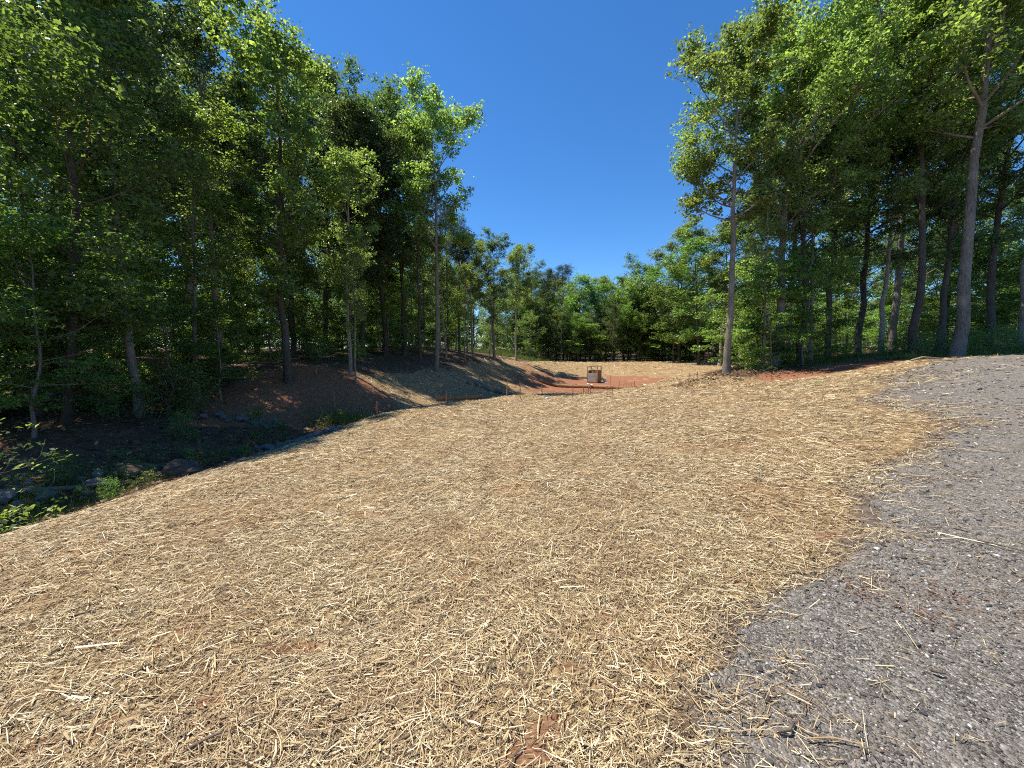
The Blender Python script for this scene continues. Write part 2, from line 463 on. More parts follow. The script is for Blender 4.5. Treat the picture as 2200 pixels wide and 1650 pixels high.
def full_height(x, y):
    z = base_height(x, y)
    x, y = np.asarray(x, float).ravel(), np.asarray(y, float).ravel()
    g = sstep(-0.15, 0.25, x - gravel_x(y)) * (y < 22)
    r = np.hypot(x, y)
    z = z + (fbm(x * .9, y * .9, 1) - .5) * 0.10 * (1 - .75 * g) + (fbm(x * 4, y * 4, 2, 3) - .5) * 0.045 * (1 - .8 * g)
    woods = np.maximum(sstep(0, 2, left_x(y) - x), sstep(0, 2, x - right_x(y)))
    z = z + woods * (fbm(x * .5, y * .5, 7) - .5) * .35
    # mound of brush and leaves at the foot of the right-hand trees
    z = z + 0.30 * np.exp(-(((x - 11.2) / 1.6) ** 2 + ((y - 22.3) / 1.0) ** 2)) + 0.22 * np.exp(-(((x - 14.2) / 2.2) ** 2 + ((y - 22.6) / 1.1) ** 2))
    return z, g

def axis(lo, hi, s0, k):
    a = [0.0]
    while a[-1] < hi: a.append(a[-1] + s0 + k * a[-1])
    b = [0.0]
    while b[-1] < -lo: b.append(b[-1] + s0 + k * b[-1])
    return np.array([-t for t in b[:0:-1]] + a)
GX = axis(-700, 700, 0.07, 0.0235)
GY = axis(-300, 900, 0.07, 0.0235)
XX, YY = np.meshgrid(GX, GY)
ZZ, GG = full_height(XX, YY)
ZG = ZZ - 0.05 * GG
ZG = ZG.reshape(XX.shape)

def ground_z(x, y, grid=ZG):
    x, y = np.atleast_1d(np.asarray(x, float)), np.atleast_1d(np.asarray(y, float))
    i = np.clip(np.searchsorted(GX, x) - 1, 0, len(GX) - 2)
    j = np.clip(np.searchsorted(GY, y) - 1, 0, len(GY) - 2)
    fx = (x - GX[i]) / (GX[i + 1] - GX[i]); fy = (y - GY[j]) / (GY[j + 1] - GY[j])
    return (grid[j, i] * (1 - fx) + grid[j, i + 1] * fx) * (1 - fy) + (grid[j + 1, i] * (1 - fx) + grid[j + 1, i + 1] * fx) * fy
def gz(x, y):
    return float(ground_z(x, y)[0])

def zones(x, y):
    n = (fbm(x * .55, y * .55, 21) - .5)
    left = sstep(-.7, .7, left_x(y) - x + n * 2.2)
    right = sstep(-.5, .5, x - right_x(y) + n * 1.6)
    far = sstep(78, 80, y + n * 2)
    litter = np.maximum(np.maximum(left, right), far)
    straw = np.ones_like(x)
    # bare clay in the basin and round it
    e = np.hypot((x - 12) / 12.0, (y - 46) / 11.5) + n * 1.0 + (fbm(x * 1.8, y * .9, 23) - .5) * .5
    straw = np.minimum(straw, sstep(.72, 1.22, e))
    # washed clay on the left bank and swale
    e = np.hypot((x + 8.2) / 3.2, (y - 18.5) / 4.2) + n * .7
    straw = np.minimum(straw, .15 + .85 * sstep(.75, 1.15, e))
    e = np.hypot((x + 11.2) / 2.6, (y - 18.5) / 5.5) + n * .6
    clayl = 1 - sstep(.75, 1.1, e)
    litter = litter * (1 - .85 * clayl)
    straw = straw * (1 - clayl)
    straw = np.minimum(straw, sstep(-.2, .4, x + 6.7 + np.clip(y - 15, 0, 3) * -1.2 + n) + (y > 19))
    # red hollow behind the right-hand lip, and under the trees
    e = np.hypot((x - 19.5) / 6.5, (y - 21.4 - (x - 19.5) * .12) / 2.5) + n * .35
    hol = 1 - sstep(.85, 1.05, e)
    straw = straw * (1 - hol); litter = litter * (1 - .9 * hol)
    # strip of clay beside the gravel
    strip = (1 - sstep(.15, .55, np.abs(x - gravel_x(y) + .25 + n))) * sstep(3, 6, y) * (y < 22)
    straw = straw * (1 - .30 * strip)
    # trodden patches
    pt = sstep(.68, .82, fbm(x * 1.6, y * 1.6, 33, 4)) * sstep(0, 1.5, 30 - y)
    straw = straw * (1 - .42 * pt)
    dirt = (1 - sstep(.0, .5 + .05 * np.clip(y, 0, 20), gravel_x(y) - x + n * .9)) * (y < 21)
    grass = (1 - sstep(.8, 1.05, np.hypot((x + 5) / 18, (y - 73) / 11) + n * .3)) * litter
    grass = np.maximum(grass, .8 * (1 - sstep(.7, 1.1, np.hypot((x - 29) / 9, (y - 21.5 - (x - 29) * .4) / 1.6))) * (x > 22))
    grass = np.maximum(grass, .7 * (1 - sstep(.7, 1.1, np.hypot((x - 22) / 5, (y - 25) / 1.6))))
    return straw, litter, grass, dirt

def flat_pt(u, v):
    dy = (825 - v) / FPX
    rz_, ry = -math.sin(PITCH) + dy * math.cos(PITCH), math.cos(PITCH) + dy * math.sin(PITCH)
    t = CAM_H / -rz_
    for _ in range(8):
        t = (CAM_H - float(base_height([(u - 1100) / FPX * t], [ry * t])[0])) / -rz_
    return (u - 1100) / FPX * t, ry * t
PATCH = [(*flat_pt(u, v), a, b) for u, v, a, b in ((640, 1392, .26, .07), (560, 1385, .16, .06), (400, 1352, .14, .07), (440, 1500, .16, .06), (250, 1540, .14, .05), (120, 1600, .16, .05), (1300, 1325, .12, .07), (1230, 1440, .10, .05), (1130, 1630, .12, .05), (800, 1108, .25, .10), (1060, 1055, .35, .10), (870, 1100, .14, .08), (1490, 963, .40, .18), (1590, 958, .30, .16), (1690, 890, .5, .2), (1780, 1150, .22, .10), (1810, 957, .25, .12), (1200, 1560, .10, .05), (1420, 1440, .10, .05), (760, 1340, .10, .05), (980, 1250, .12, .06))]
def patch_mask(x, y):
    m = np.zeros_like(x)
    n = (fbm(x * 7, y * 7, 47, 3) - .5)
    for px, py, a, b in PATCH:
        k = (np.abs(x - px) < 2.2 * a) & (np.abs(y - py) < 2.6 * b)
        if k.any():
            m[k] = np.maximum(m[k], 1 - sstep(.5, 1.25, np.hypot((x[k] - px) / a, (y[k] - py) / b) + n[k] * 1.6))
    return m
_z0 = zones
def zones(x, y):
    st, li, g, d = _z0(x, y)
    return st * (1 - .66 * patch_mask(x, y)), li, g, d
verts = np.stack([XX.ravel(), YY.ravel(), ZG.ravel()], -1)
nx, ny = len(GX), len(GY)
ii = (np.arange(ny - 1)[:, None] * nx + np.arange(nx - 1)[None, :]).ravel()
faces = np.stack([ii, ii + 1, ii + nx + 1, ii + nx], -1)
gme = np_mesh('ground', verts, faces, [M['ground']], True)
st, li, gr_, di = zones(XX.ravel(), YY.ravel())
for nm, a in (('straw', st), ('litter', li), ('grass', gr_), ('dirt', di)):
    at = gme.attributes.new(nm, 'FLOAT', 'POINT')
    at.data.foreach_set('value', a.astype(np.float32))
ground = link(bpy.data.objects.new('ground', gme))
tag(ground, 'rolling ground of red clay, straw and leaf litter around the basin', kind='structure')

# gravel drive : sheet following the land, its left edge ragged
gy = [-10.0]
while gy[-1] < 20.9: gy.append(gy[-1] + (0.05 + 0.016 * abs(gy[-1]) if gy[-1] > -1 else 0.3))
gy = np.array(gy)
ncol = 110
ss = np.linspace(0, 1, ncol) ** 2.4
gxe = gravel_x(gy)
GXX = gxe[:, None] + (46 - gxe[:, None]) * ss[None, :]
GYY = np.repeat(gy[:, None], ncol, 1)
gzz, _ = full_height(GXX, GYY)
gzz = gzz.reshape(GXX.shape) + 0.012
gzz[:, 0] -= 0.05
gv = np.stack([GXX.ravel(), GYY.ravel(), gzz.ravel()], -1)
ii = (np.arange(len(gy) - 1)[:, None] * ncol + np.arange(ncol - 1)[None, :]).ravel()
gravel = link(bpy.data.objects.new('gravel_drive', np_mesh('gravel_drive', gv, np.stack([ii, ii + 1, ii + ncol + 1, ii + ncol], -1), [M['gravel']], True)))
tag(gravel, 'grey crushed gravel drive rising to the right of the straw', kind='structure')
# strip of asphalt at the top of the drive
av, af = [], []
ax = np.linspace(20.5, 46, 40)
for k, x in enumerate(ax):
    yc = 15.2 + (x - 20.5) * 0.02
    w = 2.2 * min(1, (k + .6) / 6)
    for t in (-.5, -.17, .17, .5):
        av.append((x, yc + t * w, 0))
av = np.array(av)
za, _ = full_height(av[:, 0], av[:, 1])
av[:, 2] = za + 0.035
ai = (np.arange(39)[:, None] * 4 + np.arange(3)[None, :]).ravel()
asphalt = link(bpy.data.objects.new('asphalt_road', np_mesh('asphalt_road', av, np.stack([ai, ai + 4, ai + 5, ai + 1], -1), [M['asphalt']], True)))
tag(asphalt, 'dark asphalt road surface at the top of the gravel', kind='structure')

def surf_z(x, y):
    """top of ground or gravel"""
    x, y = np.atleast_1d(x), np.atleast_1d(y)
    z = ground_z(x, y)
    g = (x > gravel_x(y)) & (y < 20.9) & (y > -10)
    if g.any():
        zz, _ = full_height(x[g], y[g])
        z[g] = zz + 0.012
    return z

# ------------------------------------------------------------------ straw mulch, pebbles, litter, grass
def sector(r0, r1, density, half=R(66)):
    n = int(density * half * (r1 ** 2 - r0 ** 2))
    r = np.sqrt(rng.uniform(r0 ** 2, r1 ** 2, n)); t = rng.uniform(-half, half, n)
    return r * np.sin(t), r * np.cos(t)

def strands(x, y, L, W, lift, tilt, prism, comb=None):
    n = len(x)
    az = rng.uniform(0, 2 * np.pi, n)
    if comb is not None:
        az = np.where(rng.random(n) < 0.2, comb + rng.normal(0, .45, n), az)
    tl = rng.normal(0, tilt, n)
    d = np.stack([np.cos(az), np.sin(az), np.zeros(n)], -1)
    s = np.stack([-np.sin(az), np.cos(az), np.zeros(n)], -1)
    e = 0.5
    z0 = surf_z(x - d[:, 0] * L * e, y - d[:, 1] * L * e); z1 = surf_z(x + d[:, 0] * L * e, y + d[:, 1] * L * e)
    zm = surf_z(x, y)
    lf = lift * rng.random(n) ** 1.6 + W * .4
    dz = np.tan(tl) * L * .5
    A = np.stack([x - d[:, 0] * L * e, y - d[:, 1] * L * e, np.maximum(z0, zm - .03) + lf - dz], -1)
    B = np.stack([x + d[:, 0] * L * e, y + d[:, 1] * L * e, np.maximum(z1, zm - .03) + lf + dz], -1)
    if prism:
        Mid = (A + B) / 2 + s * (rng.normal(0, .07, n) * L)[:, None]
        up = np.array([0, 0, 1.0])
        vv = []
        for P, k in ((A, .8), (Mid, 1.0), (B, .7)):
            w = (W * k)[:, None]
            vv += [P - s * w * .5, P + up * w * .55, P + s * w * .5]
        V = np.stack(vv, 1).reshape(-1, 3)
        b = np.arange(n)[:, None] * 9
        q = np.array([[0, 1, 4, 3], [1, 2, 5, 4], [3, 4, 7, 6], [4, 5, 8, 7]])
        F = (b[:, :, None] + q[None]).reshape(-1, 4)
    else:
        ro = rng.normal(0, .5, n)
        sv = s * np.cos(ro)[:, None] + np.array([0, 0, 1.0]) * np.sin(ro)[:, None]
        w = W[:, None] * .5
        V = np.stack([A - sv * w, A + sv * w, B + sv * w * .7, B - sv * w * .7], 1).reshape(-1, 3)
        F = np.arange(n)[:, None] * 4 + np.arange(4)[None]
    return V, F

def join(parts):
    vs_, fs_, o = [], [], 0
    for v, f in parts:
        vs_.append(v); fs_.append(f + o); o += len(v)
    return np.concatenate(vs_), np.concatenate(fs_)

def straw_here(x, y):
    st, li, g, _ = zones(x, y)
    edge = sstep(-.15, .30 + .04 * np.clip(y, 0, 20), gravel_x(y) - x)
    spill = .75 * np.exp(-np.clip(x - gravel_x(y), 0, 9) / (.20 + .06 * y)) * sstep(.25, .6, fbm(x * 2.5, y * 2.5, 71, 3)) * (y < 20)
    thin = .55 + .45 * sstep(.32, .58, fbm(x * 1.7, y * 1.7, 41, 4))
    return (st * edge * (1 - .95 * li) * thin) + spill * (1 - edge) + .008 * (x > gravel_x(y))

parts = []
for r0, r1, den, L0, W0, prism in ((.5, 2.4, 9000, .047, .0029, True), (2.4, 4.5, 6000, .052, .0033, False), (4.5, 7.5, 2900, .068, .0046, False), (7.5, 13, 1250, .085, .0062, False), (13, 22, 430, .115, .0095, False), (22, 42, 75, .17, .017, False), (42, 85, 9, .32, .035, False)):
    x, y = sector(r0, r1, den)
    k = rng.random(len(x)) < straw_here(x, y)
    x, y = x[k], y[k]
    n = len(x)
    L = L0 * np.exp(rng.normal(0, .6, n)); W = W0 * np.exp(rng.normal(0, .45, n))
    lg = rng.random(n) < .06
    L = np.where(lg, L * 2.6, L); W = np.where(lg, W * .75, W)
    comb = (fbm(x * .35, y * .35, 55, 2) - .5) * 5
    parts.append(strands(x, y, np.clip(L, .015, L0 * 4.5), W, .028 if r1 < 9 else .05, .14, prism, comb))
pv = join(parts)
straw = link(bpy.data.objects.new('straw_mulch', np_mesh('straw_mulch', *pv, [M['straw']])))
tag(straw, 'loose golden straw mulch spread over the seeded slope', 'straw', kind='stuff')

def blobs(x, y, size, flat=.6, sink=.3):
    n = len(x)
    base = np.array([(1, 0, 0), (-1, 0, 0), (0, 1, 0), (0, -1, 0), (0, 0, 1), (0, 0, -1)], float)
    tri = np.array([(0, 2, 4), (2, 1, 4), (1, 3, 4), (3, 0, 4), (2, 0, 5), (1, 2, 5), (3, 1, 5), (0, 3, 5)])
    V = base[None] * (rng.uniform(.55, 1.25, (n, 6, 1))) * size[:, None, None]
    V = V + rng.normal(0, .24, V.shape) * size[:, None, None]
    a = rng.uniform(0, 6.28, n); c, s = np.cos(a)[:, None], np.sin(a)[:, None]
    X = V[..., 0] * c - V[..., 1] * s; Y = V[..., 0] * s + V[..., 1] * c; Z = V[..., 2] * flat
    z = surf_z(x, y)
    P = np.stack([X + x[:, None], Y + y[:, None], Z + (z + size * flat * (1 - 2 * sink) * .5)[:, None]], -1).reshape(-1, 3)
    F = (np.arange(n)[:, None, None] * 6 + tri[None]).reshape(-1, 3)
    return P, F

parts = []
for r0, r1, den, s0 in ((.5, 3.0, 9000, .0033), (3.0, 5.5, 3800, .0047), (5.5, 10, 420, .0085), (10, 17, 120, .014), (17, 26, 30, .022)):
    x, y = sector(r0, r1, den)
    k = (x > gravel_x(y) - .05) & (y < 20.5) & (rng.random(len(x)) < .35 + .9 * sstep(.35, .6, fbm(x * 1.2, y * 1.2, 61)))
    k |= rng.random(len(x)) < .012
    k &= (x > -6)
    x, y = x[k], y[k]
    parts.append(blobs(x, y, s0 * np.exp(rng.normal(0, .5, len(x)))))
pe = join(parts)
tag(link(bpy.data.objects.new('loose_gravel', np_mesh('loose_gravel', *pe, [M['pebble']]))), 'loose grey and white stones lying over the drive', 'gravel', kind='stuff')

# clods of red clay poking through the straw
x, y = sector(.8, 9, 75)
k = (x < gravel_x(y)) & (x > -6) & (rng.random(len(x)) < .06 + patch_mask(x, y) + .6 * sstep(.62, .82, fbm(x * 1.6, y * 1.6, 33, 4)))
x, y = x[k], y[k]
cl = blobs(x, y, .011 * np.exp(rng.normal(0, .5, len(x))))
tag(link(bpy.data.objects.new('clay_clods', np_mesh('clay_clods', *cl, [M['clod']]))), 'small red clay clods showing between the straw', 'soil', kind='stuff')

# red bark scraps on the gravel
def flakes(x, y, size, up=.6, lift=.02):
    n = len(x)
    a = rng.uniform(0, 6.28, n)
    d = np.stack([np.cos(a), np.sin(a), rng.normal(0, up, n)], -1); d /= np.linalg.norm(d, axis=1, keepdims=True)
    s = np.stack([-np.sin(a), np.cos(a), rng.normal(0, up, n)], -1); s /= np.linalg.norm(s, axis=1, keepdims=True)
    c = np.stack([x, y, surf_z(x, y) + lift * rng.random(n) + size * .15], -1)
    L = size[:, None]; W = L * rng.uniform(.35, .6, n)[:, None]
    V = np.stack([c - d * L * .5, c + s * W * .5, c + d * L * .5, c - s * W * .5], 1).reshape(-1, 3)
    return V, np.arange(n)[:, None] * 4 + np.arange(4)[None]
bx, by = [], []
for u, v, n, sp in ((1845, 1270, 55, .035), (1870, 1280, 30, .03), (1760, 1240, 14, .02), (1900, 1255, 16, .05), (1815, 1248, 14, .03), (2010, 1275, 35, .035), (2050, 1282, 40, .05), (1990, 1325, 60, .045), (2020, 1340, 50, .05), (2085, 1315, 14, .03), (2130, 1320, 22, .04), (2190, 1335, 30, .04), (1930, 1310, 10, .03), (1980, 1400, 10, .04), (2300, 1360, 30, .06)):
    t = CAM_H / (-(-math.sin(PITCH) + (825 - v) / FPX * math.cos(PITCH)))
    x0, y0 = (u - 1100) / FPX * t, t * (math.cos(PITCH) + (825 - v) / FPX * math.sin(PITCH))
    k = (CAM_H - float(surf_z(np.array([x0]), np.array([y0]))[0])) / CAM_H
    bx += list(rng.normal(x0 * k, sp * 1.6, n)); by += list(rng.normal(y0 * k, sp, n))
bx, by = np.array(bx), np.array(by)
tag(link(bpy.data.objects.new('bark_scraps', np_mesh('bark_scraps', *flakes(bx, by, .014 * np.exp(rng.normal(0, .4, len(bx))), .5, .012), [M['bark_chip']]))), 'scattered red-brown bark scraps on the gravel', 'bark', kind='stuff')

# leaf litter : woods edge on the left, mound on the right
x1, y1 = sector(6, 26, 42)
_, li, _, _ = zones(x1, y1)
k = (rng.random(len(x1)) < li) & (x1 < 0)
x2, y2 = rng.uniform(9.3, 17.5, 2600), rng.normal(22.4, .9, 2600)
x3, y3 = rng.uniform(12, 30, 2500), rng.uniform(22.5, 32, 2500)
x, y = np.concatenate([x1[k], x2, x3]), np.concatenate([y1[k], y2, y3])
tag(link(bpy.data.objects.new('leaf_litter', np_mesh('leaf_litter', *flakes(x, y, .10 * np.exp(rng.normal(0, .4, len(x))), .35, .05), [M['litter']]))), 'dry brown leaf litter under the trees', 'leaf litter', kind='stuff')

# grass : the sunny meadow behind the left trees, and verges
def blades(x, y, h, w):
    n = len(x)
    a = rng.uniform(0, 6.28, n)
    s = np.stack([np.cos(a), np.sin(a), np.zeros(n)], -1)
    l = rng.normal(0, .35, (n, 2))
    c = np.stack([x, y, ground_z(x, y) - .01], -1)
    tip = c + np.stack([l[:, 0] * h, l[:, 1] * h, h], -1)
    V = np.stack([c - s * w[:, None], c + s * w[:, None], tip], 1).reshape(-1, 3)
    return V, np.arange(n)[:, None] * 3 + np.arange(3)[None]
gx_, gy_, gh_, gw_ = [], [], [], []
def add_grass(n, fx, fy, h, w):
    gx_.append(fx(n)); gy_.append(fy(n)); gh_.append(h * np.exp(rng.normal(0, .4, n))); gw_.append(np.full(n, w))
add_grass(26000, lambda n: rng.uniform(-22, 9, n), lambda n: rng.uniform(60, 85, n), .45, .035)
add_grass(9000, lambda n: rng.uniform(21.5, 36, n), lambda n: rng.normal(21.9, .5, n), .22, .014)
add_grass(6000, lambda n: rng.uniform(15, 27, n), lambda n: rng.normal(25.2, .6, n), .22, .014)
add_grass(9000, lambda n: rng.normal(-8.6, .55, n), lambda n: rng.uniform(2, 8.5, n), .14, .006)
add_grass(1500, lambda n: rng.normal(-7.4, .8, n), lambda n: rng.normal(17.6, .7, n), .30, .012)
x, y, h, w = map(np.concatenate, (gx_, gy_, gh_, gw_))
m_ = (np.hypot(x, y - 72) > 27) | (rng.random(len(x)) < zones(x, y)[2])
tag(link(bpy.data.objects.new('grass', np_mesh('grass', *blades(x[m_], y[m_], h[m_], w[m_]), [M['grass']]))), 'green grass growing along the wood edges and verge', 'grass', kind='stuff')

# ------------------------------------------------------------------ trees
def grow(seed, H, cb, CR, tr, nl, nleaf, leafL, leafW=None, style='oak', fork=0, wob=.25, gap=.78, flat=.35, rise=(20, 72), low=0):
    r = np.random.default_rng(seed)
    nt_ = 12
    t = np.linspace(0, 1, nt_)
    wx = np.cumsum(r.normal(0, 1, nt_)); wy = np.cumsum(r.normal(0, 1, nt_))
    wx = (wx - wx[0]) / nt_ ** .5 * wob; wy = (wy - wy[0]) / nt_ ** .5 * wob
    tp = np.stack([wx, wy, t * H * .94 - .25], -1)
    trad = tr * ((1 - t) ** .75 * .92 + .05) * (1 + .55 * np.exp(-t * H * 2.2))
    # denser rings at the base so the flare reads
    tt = np.concatenate([[0, .012, .03, .06], t[1:]])
    tpp = np.stack([np.interp(tt, t, tp[:, k]) for k in range(3)], -1)
    trr = tr * ((1 - tt) ** .75 * .92 + .05) * (1 + .6 * np.exp(-tt * H * 1.9))
    trunk = [tube_arrays(tpp, trr, 10)]
    limbs, clusters = [], []
    def trunk_at(q):
        return np.array([np.interp(q, t, tp[:, k]) for k in range(3)]), np.interp(q, t, trad)
    def prof(q):
        if style == 'pine': return (1 - q) ** .6 * .9 + .15
        if style == 'slim': return (.55 + .6 * math.sin(math.pi * min(1, q * 1.0) ** .8)) * (1 - q ** 4 * .75)
        return (.50 + .62 * math.sin(math.pi * q ** .85)) * (1 - q ** 4 * .6)
    specs = []
    for i in range(nl):
        q = (i + r.random()) / nl
        specs.append((cb + (.97 - cb) * q, q, i * 2.4 + r.normal(0, .4), CR * prof(q) * r.uniform(.6, 1.18), 0.5))
    for k in range(fork):
        specs.append((cb * .92, .1, r.uniform(0, 6.28), CR * 1.25, .95))
    for k in range(low):
        specs.append((r.uniform(.22, max(.25, cb)), 0.02, r.uniform(0, 6.28), CR * r.uniform(.25, .5), .25))
    for (tq, q, az, ln, rs) in specs:
        p0, r0 = trunk_at(tq)
        el = R(rise[0] + (rise[1] - rise[0]) * q ** 1.3 + r.normal(0, 7))
        if rs > .9: el = R(70)
        full = ln / max(.35, math.cos(el)) if rs < .9 else H * .46
        full = min(full, CR * 1.7 if rs < .9 else H)
        m = 7
        d = np.array([math.cos(az) * math.cos(el), math.sin(az) * math.cos(el), math.sin(el)])
        pts = [p0]
        for j in range(m - 1):
            d = d + r.normal(0, .13, 3) + np.array([0, 0, .06 if style != 'layer' else -.03])
            d /= np.linalg.norm(d)
            pts.append(pts[-1] + d * full / (m - 1))
        pts = np.array(pts)
        lr = max(.012, min(r0 * (.5 if rs < .9 else .8), .018 * full + .012 if rs < .9 else 9))
        if tq * H > H * .9: lr *= .6
        limbs.append(tube_arrays(pts, np.linspace(lr, lr * .18, m), 6))
        ns = max(3, int(full * 1.7))
        clusters.append((*pts[-1], 1.0)); clusters.append((*pts[-2], .8))
        for j in range(ns):
            s = r.uniform(.40, 1.0) if rs < .9 else r.uniform(.3, 1.0)
            k = s * (m - 1); a = int(min(k, m - 2)); p = pts[a] + (pts[a + 1] - pts[a]) * (k - a)
            dv = pts[a + 1] - pts[a]; dv /= np.linalg.norm(dv)
            sd_ = dv * .55 + r.normal(0, .75, 3) + np.array([0, 0, .25 if style != 'layer' else 0])
            sd_ /= np.linalg.norm(sd_)
            sl = (.30 * full * (1.25 - s) + .45) * r.uniform(.6, 1.2)
            mid = p + sd_ * sl * .5 + r.normal(0, .06, 3)
            end = p + sd_ * sl + np.array([0, 0, .1 * sl])
            limbs.append(tube_arrays(np.array([p, mid, end]), np.array([lr * .32 + .004, lr * .2 + .003, .004]), 4))
            for w_, pp in ((1.0, end), (.9, mid), (.7, (mid + end) / 2 + r.normal(0, .25, 3))):
                clusters.append((*pp, w_ * r.uniform(.6, 1.3)))
    C = np.array(clusters)
    prob = C[:, 3] ** 2 / (C[:, 3] ** 2).sum()
    ci = r.choice(len(C), nleaf, p=prob)
    sg = C[ci, 3][:, None] * np.array([.42, .42, .42 * (.62 if style != 'layer' else flat)]) * gap
    ntw = max(1, nleaf // 9)
    tci = r.choice(len(C), ntw, p=prob)
    tc_ = C[tci, :3] + r.normal(0, 1, (ntw, 3)) * (C[tci, 3][:, None] * np.array([.42, .42, .42 * (.62 if style != 'layer' else flat)]) * gap)
    ti = r.integers(0, ntw, nleaf)
    tw = .5 * leafL + .05
    c = tc_[ti] + r.normal(0, 1, (nleaf, 3)) * np.array([tw, tw, tw * (.7 if style != 'layer' else .35)])
    out = r.normal(0, 1, (nleaf, 3)); 
    if style == 'pine':
        a = out / np.linalg.norm(out, axis=1, keepdims=True)
        nrm = np.cross(a, r.normal(0, 1, (nleaf, 3)))
    else:
        a = out * np.array([1, 1, .45]) + np.array([0, 0, -.25]); a /= np.linalg.norm(a, axis=1, keepdims=True)
        nrm = np.array([0, 0, 1.0]) * (1.0 if style == 'layer' else .65) + r.normal(0, .55 if style != 'layer' else .3, (nleaf, 3))
        nrm = nrm - a * (nrm * a).sum(1, keepdims=True)
    nrm /= np.linalg.norm(nrm, axis=1, keepdims=True) + 1e-9
    b = np.cross(nrm, a)
    L = (leafL * np.exp(r.normal(0, .28, nleaf)))[:, None]
    W = L * (.62 if leafW is None else leafW / leafL)
    fold = nrm * (W * .14)
    V = np.stack([c - a * L * .5, c + b * W * .5 + fold - a * L * .06, c + a * L * .5 - nrm * L * .10, c - b * W * .5 + fold - a * L * .06], 1).reshape(-1, 3)
    F = np.arange(nleaf)[:, None] * 4 + np.arange(4)[None]
    top = float(np.percentile(c[:, 2], 99.7))
    return dict(trunk=join(trunk), limbs=join(limbs), crown=(V, F), H=top)

PROTO = {}
def proto(key, leaf, bark, **kw):
    g = grow(**kw)
    PROTO[key] = dict(H=g['H'], trunk=np_mesh('trunk', *g['trunk'], [M[bark]], True), limbs=np_mesh('limbs', *g['limbs'], [M[bark]], True), crown=np_mesh('crown', *g['crown'], [M[leaf]]))

proto('oak_a', 'leaf_oak', 'bark_dark', seed=1, H=22, cb=.40, CR=4.6, tr=.27, nl=26, nleaf=24000, leafL=.17, wob=.35)
proto('oak_b', 'leaf_oak', 'bark_grey', seed=2, H=22, cb=.45, CR=4.2, tr=.24, nl=24, nleaf=22000, leafL=.17, wob=.3)
proto('oak_c', 'leaf_oak', 'bark_dark', seed=21, H=22, cb=.34, CR=5.0, tr=.27, nl=30, nleaf=44000, leafL=.18, wob=.35, gap=.9)
proto('poplar_a', 'leaf_poplar', 'bark_grey', seed=3, H=22, cb=.48, CR=3.8, tr=.22, nl=24, nleaf=24000, leafL=.17, wob=.25)
proto('poplar_b', 'leaf_poplar', 'bark_dark', seed=4, H=22, cb=.36, CR=3.6, tr=.21, nl=26, nleaf=24000, leafL=.17, wob=.3, low=4)
proto('broad_a', 'leaf_poplar', 'bark_grey', seed=5, H=22, cb=.46, CR=6.4, tr=0.3, nl=34, nleaf=42000, leafL=.17, fork=1, wob=.3)
proto('broad_b', 'leaf_poplar', 'bark_dark', seed=6, H=22, cb=.42, CR=5.4, tr=.27, nl=28, nleaf=30000, leafL=.17, wob=.4)
proto('slim_a', 'leaf_poplar', 'bark_grey', seed=7, H=15, cb=.38, CR=1.9, tr=.12, nl=22, nleaf=9360, leafL=.13, style='slim', wob=.25)
proto('slim_b', 'leaf_oak', 'bark_grey', seed=8, H=15, cb=.45, CR=2.3, tr=.13, nl=22, nleaf=10800, leafL=.14, style='slim', wob=.3)
proto('near_a', 'leaf_oak', 'bark_grey', seed=9, H=18, cb=.50, CR=2.5, tr=0.175, nl=30, nleaf=24000, leafL=.14, style='slim', wob=0.12, low=3)
proto('near_c', 'leaf_oak', 'bark_grey', seed=19, H=18, cb=.30, CR=3.1, tr=0.155, nl=30, nleaf=24000, leafL=.14, style='slim', wob=0.12, low=6)
proto('near_b', 'leaf_maple', 'bark_dark', seed=10, H=16, cb=.22, CR=3.0, tr=0.12, nl=28, nleaf=22000, leafL=.14, style='slim', wob=.4, low=5)
proto('under_a', 'leaf_maple', 'bark_grey', seed=12, H=8, cb=.16, CR=2.6, tr=.06, nl=22, nleaf=10800, leafL=.13, style='layer', flat=.22, rise=(8, 50), wob=.3)
proto('under_b', 'leaf_maple', 'bark_grey', seed=13, H=7, cb=.10, CR=2.3, tr=.05, nl=20, nleaf=8640, leafL=.14, style='layer', flat=.25, rise=(10, 55), wob=.3)
proto('under_c', 'leaf_poplar', 'bark_dark', seed=14, H=9, cb=.22, CR=2.2, tr=.06, nl=22, nleaf=9360, leafL=.14, style='slim', wob=.35)
proto('shrub_a', 'leaf_maple', 'bark_grey', seed=15, H=1.8, cb=.06, CR=1.0, tr=.018, nl=16, nleaf=1872, leafL=.11, rise=(15, 65), gap=.55, wob=.15)
proto('shrub_b', 'leaf_poplar', 'bark_grey', seed=16, H=1.3, cb=.05, CR=1.1, tr=.015, nl=16, nleaf=1728, leafL=.09, style='layer', flat=.4, rise=(10, 60), gap=.5, wob=.15)
proto('sapling', 'leaf_maple', 'bark_dark', seed=17, H=3.4, cb=.2, CR=.9, tr=.02, nl=16, nleaf=1584, leafL=.12, style='slim', gap=.6, wob=.15)
proto('pine', 'needle', 'bark_dark', seed=18, H=22, cb=.62, CR=3.0, tr=.2, nl=24, nleaf=13218, leafL=.26, leafW=.035, style='pine', gap=.85, wob=.2, rise=(5, 55))

